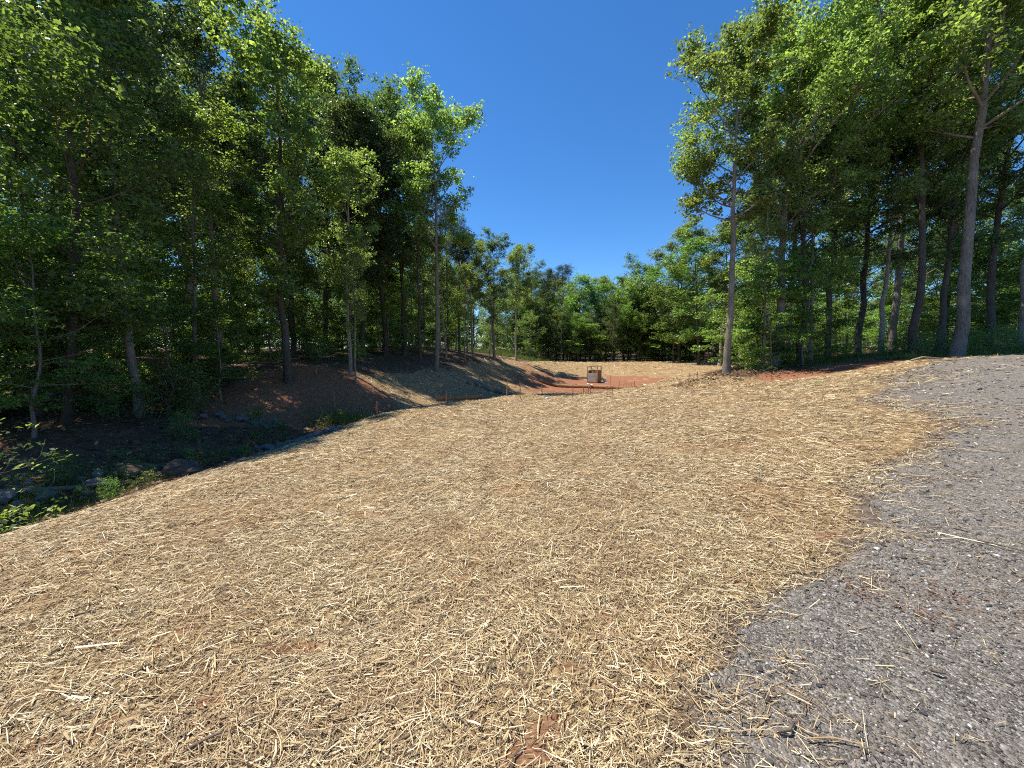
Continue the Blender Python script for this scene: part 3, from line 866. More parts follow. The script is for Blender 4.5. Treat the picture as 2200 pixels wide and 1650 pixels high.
def plant(key, x, y, H, rz=None, fat=1.0, lean=(0, 0), label='', cat='tree', name='broadleaf_tree', group=None, sink=.02):
    p = PROTO[key]
    s = H / p['H']
    e = empty(name, (x, y, gz(x, y) - sink), (lean[1], lean[0], rnd.uniform(0, 6.28) if rz is None else rz), (s * fat, s * fat, s))
    tag(e, label, cat, group)
    for part in ('trunk', 'limbs', 'crown'):
        o = link(bpy.data.objects.new(part, p[part]), e)
        if part == 'limbs': o['kind'] = 'stuff'
    return e

TREES = []
def feature(key, u, D, vtop, label, H=None, fat=1.0, rz=None, lean=(0, 0), name='broadleaf_tree'):
    x = (u - 1100) / FPX * D
    if H is None:
        H = world_at(u, vtop, D)[2] - gz(x, D)
    TREES.append((x, D))
    return plant(key, x, D, H, rz, fat, lean, label, 'tree', name)

# left woods, front to back
feature('near_a', 291, 13.4, 0, 'thick grey trunk rising at the left above the rock-lined ditch', H=15.5, fat=.9, lean=(-.02, 0), rz=1.0)
feature('near_b', 130, 10.6, 0, 'dark leaning tree left of the thick grey trunk, leaves to the ground', H=13, lean=(-.09, 0))
feature('near_b', 70, 11.8, 0, 'leafy tree cut by the left edge of the picture', H=12)
feature('oak_b', 480, 20.5, -60, 'dark bending tree right of the thick grey trunk at left', fat=.9, lean=(-.03, 0))
feature('poplar_b', 618, 19.8, 60, 'straight tree whose crown overhangs the sky at upper left', fat=1.25)
feature('slim_a', 420, 16.0, 200, 'slender dark-stemmed tree behind the thick grey trunk')
feature('slim_b', 395, 21, 150, 'thin forking tree deep behind the thick grey trunk', fat=1.3)
feature('slim_a', 752, 22.6, 310, 'left stem of the slim pale pair on the left bank', fat=.95)
feature('slim_a', 763, 21.6, 470, 'right stem of the slim pale pair on the left bank', fat=.7)
feature('oak_c', 784, 29.5, 215, 'stout dark trunk just right of the slim pale pair', fat=.9)
feature('oak_c', 705, 33, 140, 'tallest dense oak crown left of the blue sky', fat=.95)
feature('oak_c', 630, 28, 180, 'dense oak between the overhanging tree and the tallest crown')
feature('oak_c', 828, 32.5, 190, 'dense oak with rounded crown right of the tallest one', fat=.9)
feature('oak_c', 868, 35, 225, 'oak crown standing behind the forked tree on the left bank', fat=.85)
feature('poplar_b', 903, 31, 240, 'slim tall tree just left of the forked bank tree', fat=.7)
feature('poplar_a', 937, 30, 207, 'tall straight bank tree with a limb reaching right over the sky', fat=1.0, rz=2.1)
feature('pine', 962, 47, 440, 'pine with dark tufted crown beside the tall bank tree', name='pine_tree', fat=.9)
feature('pine', 988, 45, 470, 'pine with rounded dark crown at the left woods edge', name='pine_tree')
feature('poplar_a', 1017, 46, 500, 'slim tree with pale stem where the left bank meets the meadow', fat=1.15)
feature('oak_b', 1062, 52, 488, 'leafy round-topped tree in front of the green meadow', fat=1.15)
feature('poplar_a', 1108, 58, 523, 'last slim tree on the left bank, open crown against sky', fat=1.0)
feature('slim_b', 1050, 49, 580, 'short slim tree below the round-topped tree by the meadow')
feature('slim_a', 998, 42.5, 560, 'thin pale stem between the pine and the meadow trees')
# far end of the clearing
for u, D, vt, k, lb in ((1140, 84, 560, 'near_c', 'far tree just right of the last slim bank tree'),
        (1172, 88, 585, 'near_c', 'far rounded tree below the flat-topped pine'),
        (1195, 99, 582, 'oak_b', 'far tree left of the flat-topped pine'),
        (1238, 86, 588, 'near_b', 'far broad tree right of the flat-topped pine'),
        (1268, 90, 606, 'near_c', 'far low tree at the dip of the skyline'),
        (1302, 94, 594, 'poplar_a', 'far pale airy tree right of the skyline dip'),
        (1338, 88, 590, 'near_b', 'far tree left of the tall pointed one'),
        (1374, 86, 545, 'near_c', 'far tall pointed tree left of the bright green one'),
        (1406, 84, 572, 'near_b', 'far tree right of the tall pointed one'),
        (1458, 76, 478, 'poplar_b', 'tall dark-green tree rising left of the big right-hand trees'),
        (1500, 66, 505, 'near_b', 'mid-distance oak behind the first big right-hand trunk'),
        (1545, 62, 470, 'poplar_a', 'mid-distance poplar just behind the first big right-hand trunk'),
        (1590, 60, 450, 'oak_b', 'mid-distance oak in the gap right of the first big trunk')):
    feature(k, u, D, vt, lb, fat=1.25)
feature('pine', 1210, 96, 568, 'flat-topped pine poking above the far skyline', fat=1.1, name='pine_tree')
feature('pine', 1178, 98, 577, 'smaller pine left of the flat-topped one on the far skyline', fat=.9, name='pine_tree')
feature('near_b', 1447, 73, 570, 'bright sunlit leafy tree at the right end of the far knoll', fat=1.15)
feature('under_a', 1135, 74, 668, 'bright young tree at the meadow end below the far trees', fat=.8)
# right-hand trees
feature('poplar_a', 1562, 24, 70, 'first big straight trunk standing alone right of the clearing', fat=1.12, rz=.6)
feature('slim_a', 1640, 24.5, 330, 'thin stem left of the forked trunk at right', fat=.8)
feature('broad_a', 1665, 25, -60, 'forked light trunk carrying the broadest crown at right', fat=1.0, rz=2.6)
feature('oak_b', 1692, 28, 80, 'darker trunk hidden behind the forked one')
feature('broad_b', 1720, 25, 10, 'dark rough trunk right of the forked one', fat=.95)
feature('slim_b', 1742, 25, 260, 'thin leaning stem right of the dark rough trunk', lean=(.12, 0))
feature('poplar_b', 1775, 29, 60, 'pale mid-wood trunk in front of the sunny undergrowth')
feature('poplar_b', 1840, 31, 40, 'slender trunk left of the forked grey one in right woods')
feature('oak_b', 1891, 26.5, 250, 'grey trunk forking high, by the end of the red hollow', fat=1.2)
feature('broad_b', 1962, 23.5, -180, 'tall dark straight trunk at the edge of the red hollow', fat=.9, lean=(.02, 0))
feature('oak_a', 2012, 26, 200, 'mottled trunk between the dark straight one and big pale one', fat=1.1)
feature('poplar_a', 2050, 20.6, 0, 'big pale leaning trunk beside the gravel drive', H=25, fat=1.15, lean=(.035, 0))
feature('broad_b', 2115, 25, 0, 'dark trunk behind the shrubs right of the big pale one', H=25, fat=.9)
feature('oak_b', 2190, 24, 0, 'shaded tree at the right edge behind the shrubs', H=23)
feature('poplar_a', 1915, 33, -40, 'thin straight trunk behind the red hollow')

for x_, y_, lb in ((-13.8, 6.0, 'leafy tree beyond the left picture edge shading the ditch'), (-14.2, 2.4, 'leafy tree farther back along the ditch, left of the view')):
    TREES.append((x_, y_))
    plant('near_c', x_, y_, 13.0, None, 1.0, (0, 0), lb)
def ok(x, y, d):
    return all((x - a) ** 2 + (y - b) ** 2 > d * d for a, b in TREES)
def proj_u(x, y):
    return 1100 + FPX * x / max(y, .1)

# woodland filling
def fill(n, xr, yr, keys, hr, dmin, test, label, group, fat=(.85, 1.15), name='broadleaf_tree', cat='tree', lst=TREES):
    c = tries = 0
    while c < n and tries < n * 60:
        tries += 1
        x, y = rnd.uniform(*xr), rnd.uniform(*yr)
        if not -220 < proj_u(x, y) < 2420 or not test(x, y): continue
        if any((x - a) ** 2 + (y - b) ** 2 < dmin * dmin for a, b in lst): continue
        lst.append((x, y))
        plant(rnd.choice(keys), x, y, rnd.uniform(*hr), None, rnd.uniform(*fat), (rnd.gauss(0, .025), rnd.gauss(0, .025)), label, cat, name, group)
        c += 1
    return c
meadow = lambda x, y: np.hypot((x + 6) / 19, (y - 73) / 11) < 1
def left_ok(m):
    return lambda x, y: x < left_x(y) - m and not meadow(x, y) and y < 80
big = ['oak_a', 'oak_b', 'poplar_a', 'poplar_b']
fill(24, (-50, -13), (13, 50), big, (17, 22), 2.6, lambda x, y: left_ok(1)(x, y) and x < left_x(y) - (5.5 if 15 < y < 27 else 9), 'tall tree deep in the shady woods on the left', 'trees deep in the left woods')
fill(14, (-16, 4), (32, 52), ['slim_b', 'poplar_b', 'slim_a'], (10, 15), 2.2, lambda x, y: left_ok(1.0)(x, y), 'slim middle-height tree among the bank trees on the left', 'slim trees between the bank trees')
fill(34, (-45, 8), (73, 108), ['near_c', 'near_b', 'poplar_b', 'under_c'], (17, 21), 3.6, lambda x, y: (y > 80 or x < 4) and not meadow(x, y), 'tall tree in the far woods beyond the meadow', 'trees beyond the meadow')
fill(34, (0, 62), (82, 112), ['near_c', 'near_b', 'poplar_b', 'under_c'], (15, 19), 3.6, lambda x, y: True, 'tree in the dark woods behind the far knoll', 'trees behind the far knoll')
fill(18, (14, 70), (30, 80), big + ['broad_b'], (17, 22), 3.0, lambda x, y: x > right_x(y) + 6, 'tall tree deep in the woods on the right', 'trees deep in the right woods')
UNDER = []
und = ['under_a', 'under_b', 'under_c']
fill(74, (-44, -7), (11, 52), und, (4, 9), 1.7, lambda x, y: left_ok(.8)(x, y) and (x < left_x(y) - 5 or y > 22) and y > 12.5 and not (200 < proj_u(x, y) < 370 and y < 16) and not (-13.5 < x < -6 and 15 < y < 25), 'leafy understory tree filling the left woods', 'understory of the left woods', name='understory_tree', lst=UNDER)
fill(14, (-20, -9.5), (6.5, 17), und, (3.5, 6.5), 1.2, lambda x, y: x < -11.5 and (proj_u(x, y) < 60 or y > 12.5) and not (190 < proj_u(x, y) < 400 and y < 17), 'leafy young tree at the near left wood edge beside the ditch', 'young trees along the ditch', name='understory_tree', lst=UNDER)
fill(40, (13, 62), (30, 72), und, (4, 9), 2.0, lambda x, y: x > right_x(y) + 1.5, 'leafy understory tree filling the right woods', 'understory of the right woods', name='understory_tree', lst=UNDER)
fill(95, (-34, 72), (81, 112), und, (5, 10), 1.9, lambda x, y: not meadow(x, y), 'leafy understory tree along the far wood edge', 'understory of the far woods', fat=(1.2, 1.7), name='understory_tree', lst=UNDER)
fill(22, (16, 44), (28, 64), und, (4, 9), 1.6, lambda x, y: right_x(y) + .3 < x < right_x(y) + 6, 'sunny leafy young tree at the edge of the right woods', 'sunny young trees edging the right woods', fat=(1.0, 1.4), name='understory_tree', lst=UNDER)
fill(34, (-2, 48), (79.5, 86), ['near_b', 'under_c', 'near_c'], (9, 14), 1.9, lambda x, y: True, 'full leafy tree along the back of the far knoll', 'leafy trees lining the far knoll', fat=(.9, 1.2), name='understory_tree', lst=UNDER)
fill(5, (14.5, 19), (23.3, 27), und, (5, 8), 1.2, lambda x, y: True, 'sunlit yellow-green young tree among the big right-hand trunks', 'sunlit young trees among the right trunks', name='understory_tree', lst=UNDER)
SH = []
fill(60, (-26, -7), (5, 40), ['shrub_a', 'shrub_b', 'sapling'], (.7, 2.2), .8, lambda x, y: left_ok(.6)(x, y) and not (-13 < x < -6 and 15 < y < 24), 'low leafy shrub on the shaded left woodland floor', 'shrubs of the left woods', name='shrub', cat='shrub', lst=SH)
fill(26, (-9.6, -7.2), (4, 12), ['shrub_b', 'shrub_a'], (.22, .5), .45, lambda x, y: True, 'low leafy plant growing in the ditch at left', 'plants in the left ditch', name='ditch_plant', cat='plant', lst=SH)
fill(30, (15, 40), (24.5, 45), ['shrub_a', 'shrub_b'], (.6, 1.6), 1.0, lambda x, y: x > right_x(y) + 2, 'low leafy shrub on the floor of the right woods', 'shrubs of the right woods', name='shrub', cat='shrub', lst=SH)
fill(26, (-14, 60), (76, 86), ['shrub_a', 'shrub_b', 'sapling'], (1, 3), 1.0, lambda x, y: x > 42 or x < 14 or y > 80, 'leafy shrub at the foot of the far woods', 'shrubs of the far woods', name='shrub', cat='shrub', lst=SH)
fill(26, (22.5, 36), (21.0, 26), ['shrub_a', 'shrub_b'], (.8, 2.0), .8, lambda x, y: y > 20.9 + (x - 22) * .12, 'bushy green shrub on the verge at the top of the gravel', 'shrubs on the verge right of the gravel', name='shrub', cat='shrub', lst=SH)
def leaf_mass(n, px, py, h, size):
    t = rng.random(n); k = np.arange(n) % (len(px) - 1)
    px, py = np.array(px, float), np.array(py, float)
    x = px[k] + (px[k + 1] - px[k]) * t + rng.normal(0, 3.0, n); y = py[k] + (py[k + 1] - py[k]) * t + rng.normal(0, 3.0, n)
    top = h * (.65 + .7 * fbm(x * .12, y * .12, 91, 3))
    z = ground_z(x, y) + top * rng.random(n) ** .8
    a = rng.normal(0, 1, (n, 3)); a /= np.linalg.norm(a, axis=1, keepdims=True)
    b = np.cross(a, rng.normal(0, 1, (n, 3))); b /= np.linalg.norm(b, axis=1, keepdims=True)
    L = (size * np.exp(rng.normal(0, .3, n)))[:, None]
    c = np.stack([x, y, z], -1)
    return np.stack([c - a * L * .5, c + b * L * .32, c + a * L * .5, c - b * L * .32], 1).reshape(-1, 3), np.arange(n)[:, None] * 4 + np.arange(4)[None]
tag(link(bpy.data.objects.new('distant_woods', np_mesh('distant_woods', *leaf_mass(190000, (-62, -72, -66, -20, 40, 85, 90, 76, 72), (8, 45, 95, 118, 120, 112, 75, 45, 22), 13, .42), [M['leaf_oak']]))), 'far-off woodland closing the view all round', 'woods', kind='stuff')
def one(key, u, D, H, label, name, cat, fat=1.0, rz=None):
    x = (u - 1100) / FPX * D
    return plant(key, x, D, H, rz, fat, (0, 0), label, cat, name)
one('shrub_b', 1760, 13.6, .28, 'small green weed tuft alone in the straw at right', 'weed', 'plant', .8)
one('sapling', 602, 12.3, 1.0, 'single young sapling above the dark rock pile', 'sapling', 'plant')
one('shrub_a', 735, 17.0, .75, 'bushy weed patch on the hump in the swale', 'weed', 'plant', 1.3)
one('shrub_a', 772, 17.3, .5, 'small bright weed beside the flagged stake in the swale', 'weed', 'plant')
one('shrub_b', 700, 16.6, .5, 'low weeds left of the bushy patch in the swale', 'weed', 'plant', 1.4)
one('shrub_b', 1652, 22.5, .5, 'low weeds at the foot of the forked right-hand trunk', 'weed', 'plant', 1.2)

# ------------------------------------------------------------------ rocks, sticks
def rock_mesh(seed, name, m, sub=1):
    r = np.random.default_rng(seed)
    bm = bmesh.new()
    bmesh.ops.create_icosphere(bm, subdivisions=sub + 1, radius=.5)
    for k in range(9):
        d = Vector(r.normal(0, 1, 3)).normalized(); off = r.uniform(.28, .42)
        for v in bm.verts:
            t = v.co.dot(d) - off
            if t > 0: v.co -= d * t
    for v in bm.verts:
        v.co += Vector(r.normal(0, .012, 3))
    me = bpy.data.meshes.new(name); bm.to_mesh(me); bm.free(); me.materials.append(m)
    return me
RK = [rock_mesh(40 + i, 'riprap_rock', M['rock']) for i in range(5)]
ST = [rock_mesh(80 + i, 'stone', M['stone'], 0) for i in range(4)]
BD = [rock_mesh(60 + i, 'boulder', M['boulder'], 2) for i in range(3)]
def rocks(n, cx, cy, sx, sy, size, label, group, ang=0):
    for i in range(n):
        a, b = rnd.gauss(0, .5), rnd.gauss(0, .45)
        x = cx + a * sx * math.cos(ang) - b * sy * math.sin(ang); y = cy + a * sx * math.sin(ang) + b * sy * math.cos(ang)
        s = size * rnd.uniform(.6, 1.35)
        o = link(bpy.data.objects.new('riprap_rock', rnd.choice(RK)))
        o.location = (x, y, gz(x, y) + s * .22 + rnd.random() * .05)
        o.rotation_euler = (rnd.gauss(0, .4), rnd.gauss(0, .4), rnd.uniform(0, 6.28))
        o.scale = (s, s * rnd.uniform(.7, 1), s * rnd.uniform(.5, .8))
        tag(o, label, 'rock', group)
rocks(46, -6.75, 12.4, 1.1, .8, .27, 'grey riprap rock in the pile just over the straw crest', 'rocks of the pile over the straw crest', .5)
rocks(40, -10.4, 15.2, 1.6, .7, .26, 'blue-grey riprap rock in the shaded pile up the ditch', 'rocks of the shaded pile up the ditch', .2)
rocks(30, -0.9, 32.6, 1.5, .8, .40, 'pale riprap rock at the inlet beside the flagged stakes', 'rocks at the basin inlet', .3)
rocks(14, -9.0, 7.3, 1.2, .9, .26, 'grey rock lying in the ditch at far left', 'rocks in the ditch at far left')
for u, v, D, s, lb in ((372, 1022, 8.6, .75, 'large brown boulder on the ditch edge below the thick trunk'), (402, 1035, 8.2, .36, 'small pinkish boulder beside the large brown one'), (262, 1052, 8.3, .7, 'flat brown boulder in the ditch left of the large one'), (310, 1045, 8.9, .45, 'middle brown boulder between the flat one and the large one')):
    x = (u - 1100) / FPX * D
    o = link(bpy.data.objects.new('boulder', rnd.choice(BD)))
    o.location = (x, D, gz(x, D) + s * .2); o.scale = (s, s * .8, s * .6); o.rotation_euler = (.1, .1, rnd.uniform(0, 6))
    tag(o, lb, 'boulder')

def stick(name, pts, r0, m, label, cat='stick', group=None):
    pts = np.array(pts, float)
    o = MB().tube(pts, np.linspace(r0, r0 * .45, len(pts)), 6).build(name, m, None, True)
    return tag(o, label, cat, group)
def on_ground(u, v, D, lift):
    x = (u - 1100) / FPX * D
    return (x, D, gz(x, D) + lift)
stick('fallen_log', [(-10.6, 6.6, gz(-10.6, 6.6) + .09), (-9.6, 6.9, gz(-9.6, 6.9) + .12), (-8.6, 7.3, gz(-8.6, 7.3) + .16), (-7.9, 7.8, gz(-7.9, 7.8) + .12)], .075, M['stick'], 'weathered fallen log lying across the ditch at far left', 'log')
stick('fallen_branch', [(-9.3, 8.8, gz(-9.3, 8.8) + .06), (-8.6, 9.0, gz(-8.6, 9.0) + .14), (-7.8, 8.9, gz(-7.8, 8.9) + .10)], .045, M['stick'], 'dark fallen branch beside the boulders in the ditch', 'branch')
stick('fallen_branch', [(18.2, 17.6, gz(18.2, 17.6) + .10), (18.8, 17.7, gz(18.8, 17.7) + .16), (19.6, 17.6, gz(19.6, 17.6) + .05)], .05, M['dead_wood'], 'pale broken branch at the top of the straw strip by the verge', 'branch')
stick('fallen_branch', [(-10.6, 17.2, gz(-10.6, 17.2) + .05), (-10.1, 17.3, gz(-10.1, 17.3) + .45), (-9.9, 17.2, gz(-9.9, 17.2) + .9)], .025, M['dead_wood'], 'pale dead branch sticking up from the shaded dirt bank', 'branch')
def near_pt(u, v, dz=.02):
    dy = (825 - v) / FPX
    rz_ = -math.sin(PITCH) + dy * math.cos(PITCH); ry = math.cos(PITCH) + dy * math.sin(PITCH)
    t = CAM_H / -rz_
    for _ in range(6):
        x, y = (u - 1100) / FPX * t, ry * t
        t = (CAM_H - float(surf_z(np.array([x]), np.array([y]))[0])) / -rz_
    x, y = (u - 1100) / FPX * t, ry * t
    return (x, y, float(surf_z(np.array([x]), np.array([y]))[0]) + dz)
for i, (a, b, c, r0, lb) in enumerate((((400, 1620), (455, 1595), (512, 1572), .008, 'dark twig in the straw near the bottom left'), ((150, 1330), (178, 1326), (206, 1321), .008, 'short dark twig in the straw at left'), ((472, 1278), (482, 1276), (494, 1271), .007, 'tiny dark twig left of the red clay patch'), ((1672, 1580), (1695, 1582), (1706, 1560), .009, 'curved dark twig lying on the gravel near the bottom'), ((1848, 1617), (1868, 1622), (1884, 1640), .005, 'thin dark twig on the gravel at the bottom edge'), ((2000, 1448), (2015, 1456), (2030, 1456), .008, 'stubby dark stick on the gravel at right'), ((962, 1360), (985, 1364), (1008, 1374), .006, 'thin dark twig in the middle of the straw'), ((2100, 1165), (2160, 1182), (2230, 1198), .007, 'long thin twig on the gravel at the right edge'))):
    pts = [near_pt(*a), near_pt(*b, .03), near_pt(*c)]
    stick('twig', pts, r0, M['stick'], lb, 'twig')
for u, v, s, lb in ((1632, 1440, .035, 'dark stone with a white one at the straw edge'), (1970, 1388, .028, 'dark grey stone on the gravel below the bark scraps'), (1760, 1475, .026, 'dark stone on the gravel beside two straws'), (2000, 1402, .022, 'black and white stone on the gravel'), (1985, 1535, .024, 'flat pale stone on the gravel near the bottom right'), (1655, 1640, .026, 'dark stone at the bottom edge of the gravel'), (1870, 1312, .02, 'grey flat stone near the red bark scraps')):
    p = near_pt(u, v, 0)
    o = link(bpy.data.objects.new('stone', ST[int(u) % 4]))
    o.location = (p[0], p[1], p[2] + s * .25); o.scale = (s * 1.5, s * 1.2, s * .95); o.rotation_euler = (.2, .1, u)
    tag(o, lb, 'stone')

# ------------------------------------------------------------------ stakes, silt fence, coir log
def ray_ground(u, v, t0=3.0, t1=110.0):
    dx, dy = (u - 1100) / FPX, (825 - v) / FPX
    d = np.array([dx, math.cos(PITCH) + dy * math.sin(PITCH), -math.sin(PITCH) + dy * math.cos(PITCH)])
    t = np.arange(t0, t1, .05)
    z = ground_z(d[0] * t, d[1] * t)
    k = np.nonzero(z > CAM_H + d[2] * t)[0]
    k = k[0] if len(k) else int(np.argmin(CAM_H + d[2] * t - z))
    return d[0] * t[k], d[1] * t[k]
def stake(u, vt, vb, flag, label, tilt=0.0, w=.04, t0=3.0):
    x, D = ray_ground(u, vb, t0)
    h = max(.3, (vb - vt) / FPX * D)
    e = empty('survey_stake', (x, D, gz(x, D) - .12), (tilt, tilt * .7, rnd.uniform(-.3, .3)))
    tag(e, label, 'stake')
    MB().box((0, 0, (h + .12) / 2), (w, w * .6, h + .12)).build('post', M['stake'], e)
    if flag:
        z = h + .12 - .10
        m = MB()
        m.box((0, 0, z), (w + .012, w * .6 + .012, .05))
        m.bar((.02, -.02, z), (.04 - .06 * flag, -.05, z - .10 - .09 * flag), .035, .005)
        m.bar((-.01, -.02, z), (-.04, -.04, z - .14), .03, .005)
        m.build('ribbon', M['ribbon'], e)
    return e
for a in ((1088.6, 819, 852, 1.6, 'stake with the largest orange ribbon, left end of the crest', .03, .05),
        (1117.5, 822, 857, .8, 'orange-ribboned stake second from the left along the crest', .0, .045),
        (1164, 820, 849, 0, 'bare stake third from the left along the crest'),
        (1230.5, 825, 855, 0, 'bare stake standing nearest on the crest, left of the close pair'),
        (1253.6, 831, 848, 0, 'short bare stake left of the close pair on the crest'),
        (1264.0, 830, 848, .5, 'left stake of the close pair below the concrete box'),
        (1268.3, 829, 848, .5, 'right stake of the close pair below the concrete box'),
        (1304, 829, 848, .4, 'short ribboned stake right of the close pair'),
        (1315, 829, 849, 0, 'short bare stake at the right part of the crest'),
        (1311, 806, 838, 0, 'tall thin stake at the basin edge right of the concrete box', 0, .03, 34),
        (1331, 818, 832, 0, 'small stake near the right end of the coir log', 0, .04, 36),
        (1342.5, 815, 832, 0, 'stake at the right end of the coir log', 0, .04, 36),
        (1458.5, 814, 829, 0, 'left stub of the stake pair by the brush mound'),
        (1462.5, 814, 828, 0, 'right stub of the stake pair by the brush mound'),
        (1480, 801, 817, 0, 'thin stake above the brush mound, left one'),
        (1497.7, 799, 815, 0, 'thin stake above the brush mound, right one'),
        (1018, 818, 836, 1.0, 'little orange flag on the dappled left bank', 0, .025),
        (720, 842, 878, .7, 'ribboned stake rising from the weed hump in the swale'),
        (810.7, 862, 896, 1.3, 'orange-ribboned stake right of the weeds in the swale'),
        (761, 877, 896, 0, 'short dark stake beside the weeds in the swale'),
        (959, 844, 867, 1.0, 'orange-ribboned stake at the left end of the tan silt fence'),
        (680, 790, 806, .5, 'tiny ribboned stake on the shaded dirt bank')):
    stake(*a)

def fence(name, pts, h, m, label, seg=None):
    e = empty(name, (pts[0][0], pts[0][1], gz(*pts[0])))
    tag(e, label, 'fence')
    o = Vector(e.location)
    V, F = [], []
    res = []
    for a, b in zip(pts[:-1], pts[1:]):
        for k in range(8):
            t = k / 8
            res.append((a[0] + (b[0] - a[0]) * t, a[1] + (b[1] - a[1]) * t))
    res.append(pts[-1])
    for i, (x, y) in enumerate(res):
        sag = .05 * math.sin(i / 8 * math.pi) ** 2
        z = gz(x, y)
        w = .005
        for dy, zz in ((w, z - .05), (w, z + h - sag), (-w, z + h - sag), (-w, z - .05)):
            V.append((x - o.x, y + dy - o.y, zz - o.z))
    for i in range(len(res) - 1):
        for j in range(4):
            F.append((i * 4 + j, i * 4 + (j + 1) % 4, i * 4 + 4 + (j + 1) % 4, i * 4 + 4 + j))
    if seg:
        nb = MB()
        for (xa, ya), (xb, yb) in zip(res[:-1], res[1:]):
            za, zb = gz(xa, ya) - o.z, gz(xb, yb) - o.z
            for k in range(5):
                nb.bar((xa - o.x, ya - o.y, za + h * k / 4), (xb - o.x, yb - o.y, zb + h * k / 4), .010)
            nb.bar((xa - o.x, ya - o.y, za - .05), (xa - o.x, ya - o.y, za + h), .010)
        nb.build('netting', m, e)
    else:
        link(bpy.data.objects.new('fabric', np_mesh('fabric', np.array(V), np.array(F), [m])), e)
    for x, y in pts:
        MB().box((x - o.x, y - .035 - o.y, gz(x, y) - o.z + (h + .1) / 2 - .06), (.04, .03, h + .22)).build('post', M['stake'], e)
    return e
fence('silt_fence', [ray_ground(u_, v_) for u_, v_ in ((937, 861), (968, 860), (1002, 858), (1036, 856))], .30, M['silt'], 'low tan silt fence across the swale below the left bank')
fence('silt_fence', [(2.6, 32.6), (4.5, 33.2), (6.6, 33.8), (9.0, 34.2), (11.0, 34.6)], .50, M['mesh_dark'], 'dark mesh silt fence just behind the crest stakes', True)

# coir baffle log across the basin floor
lp = [(3.4, 47.6), (5.0, 48.0), (6.8, 47.8), (8.6, 47.1), (10.4, 46.0), (12.2, 44.8), (13.6, 43.6)]
tt = np.linspace(0, len(lp) - 1, 40)
lx = np.interp(tt, range(len(lp)), [p[0] for p in lp]); ly = np.interp(tt, range(len(lp)), [p[1] for p in lp])
lpts = np.stack([lx, ly, ground_z(lx, ly) + .20], -1)
lrad = .24 * (1 + .12 * np.sin(np.arange(40) * 2.1)) ; lrad[0] = lrad[-1] = .12
tag(MB().tube(lpts, lrad, 12).build('coir_log', M['wattle'], None, True), 'long brown coir log lying across the red basin floor', 'coir log')
p = (9.3, 46.2)
tag(MB().box((p[0], p[1], gz(*p) + .50), (.55, .35, .10), (.2, .35, .4), .03).box((p[0] + .25, p[1] - .1, gz(*p) + .44), (.3, .2, .08), (.4, -.3, 1.0), .02).build('plastic_scrap', M['white_pipe']), 'crumpled pale scrap lying on the coir log', 'scrap')

# ------------------------------------------------------------------ concrete riser with timber rack
def riser():
    x, y = (1277 - 1100) / FPX * 52, 52.0
    e = empty('riser_box', (x, y, gz(x, y) - .05), (0, 0, R(-36)))
    tag(e, 'square concrete riser box with open timber rack on top', 'riser box')
    S = 1.32; h = S / 2; t = .15
    def ring(z0, z1, name, m, s=S):
        q = s / 2; b = MB()
        b.box((0, -q + t / 2, (z0 + z1) / 2), (s, t, z1 - z0), None, .012); b.box((0, q - t / 2, (z0 + z1) / 2), (s, t, z1 - z0), None, .012)
        b.box((-q + t / 2, 0, (z0 + z1) / 2), (t, s - 2 * t - .006, z1 - z0)); b.box((q - t / 2, 0, (z0 + z1) / 2), (t, s - 2 * t - .006, z1 - z0))
        return b.build(name, m, e)
    ring(0, .20, 'base_course', M['mud'], S + .03)
    ring(.203, .86, 'concrete_block', M['concrete'])
    ring(.875, 1.30, 'concrete_block', M['concrete'])
    # plywood on the right and the back
    for k in range(5):
        MB().box((h + .02, -h + .13 + k * .265, 1.02), (.03, .258, 1.40)).build('plank', M['plywood'], e)
    MB().box((0, h + .02, 1.48), (S, .03, .46)).build('back_board', M['plywood'], e)
    MB().box((-h - .02, .1, 1.48), (.03, S - .3, .40)).build('side_board', M['plywood'], e)
    MB().box((0, -.05, 1.31), (S - .32, S - .32, .03)).build('inner_shade', M['black'], e)  # black sheet across the opening, painted in place of the shaded interior
    for sx in (-1, 1):
        for sy in (-1, 1):
            MB().box((sx * (h + .075 - .02), sy * (h - .03), 1.16), (.09, .09, 2.04)).build('corner_post', M['lumber'], e)
    for sy in (-1, 1):
        MB().box((0, sy * (h - .03), 2.21), (S + .28, .10, .06), (0, R(1), 0)).build('top_rail', M['lumber'], e)
    for k in range(4):
        MB().box((-.55 + k * .37, rnd.uniform(-.03, .03), 2.263), (.13, S + .1, .04), (0, 0, rnd.gauss(0, .05))).build('top_slat', M['lumber'], e)
    MB().box((.08, .1, 2.31), (.9, .12, .04), (0, R(-4), R(20))).build('loose_slat', M['lumber'], e)
    MB().bar((-.28, -h - .045, 2.18), (.60, -h - .045, .55), .085, .04).build('diagonal_brace', M['lumber'], e)
    return e
riser()
x, y = (1296.5 - 1100) / FPX * 52.3, 52.3
e = empty('white_pipe', (x, y, gz(x, y)), (0, 0, R(-18)))
tag(e, 'short white plastic pipe elbow lying beside the concrete riser box', 'pipe')
MB().tube([(-.30, 0, .42), (-.1, 0, .46), (.1, 0, .42), (.22, 0, .30), (.25, 0, .10)], [.20, .21, .21, .21, .20], 16).build('elbow', M['white_pipe'], e, True)
MB().tube([(-.36, 0, .42), (-.28, 0, .42)], [.25, .25], 16).build('collar', M['white_pipe'], e)
MB().tube([(.25, 0, .09), (.255, 0, -.03)], [.24, .24], 16).build('foot_collar', M['white_pipe'], e)
p = (x + .1, y - 1.0)
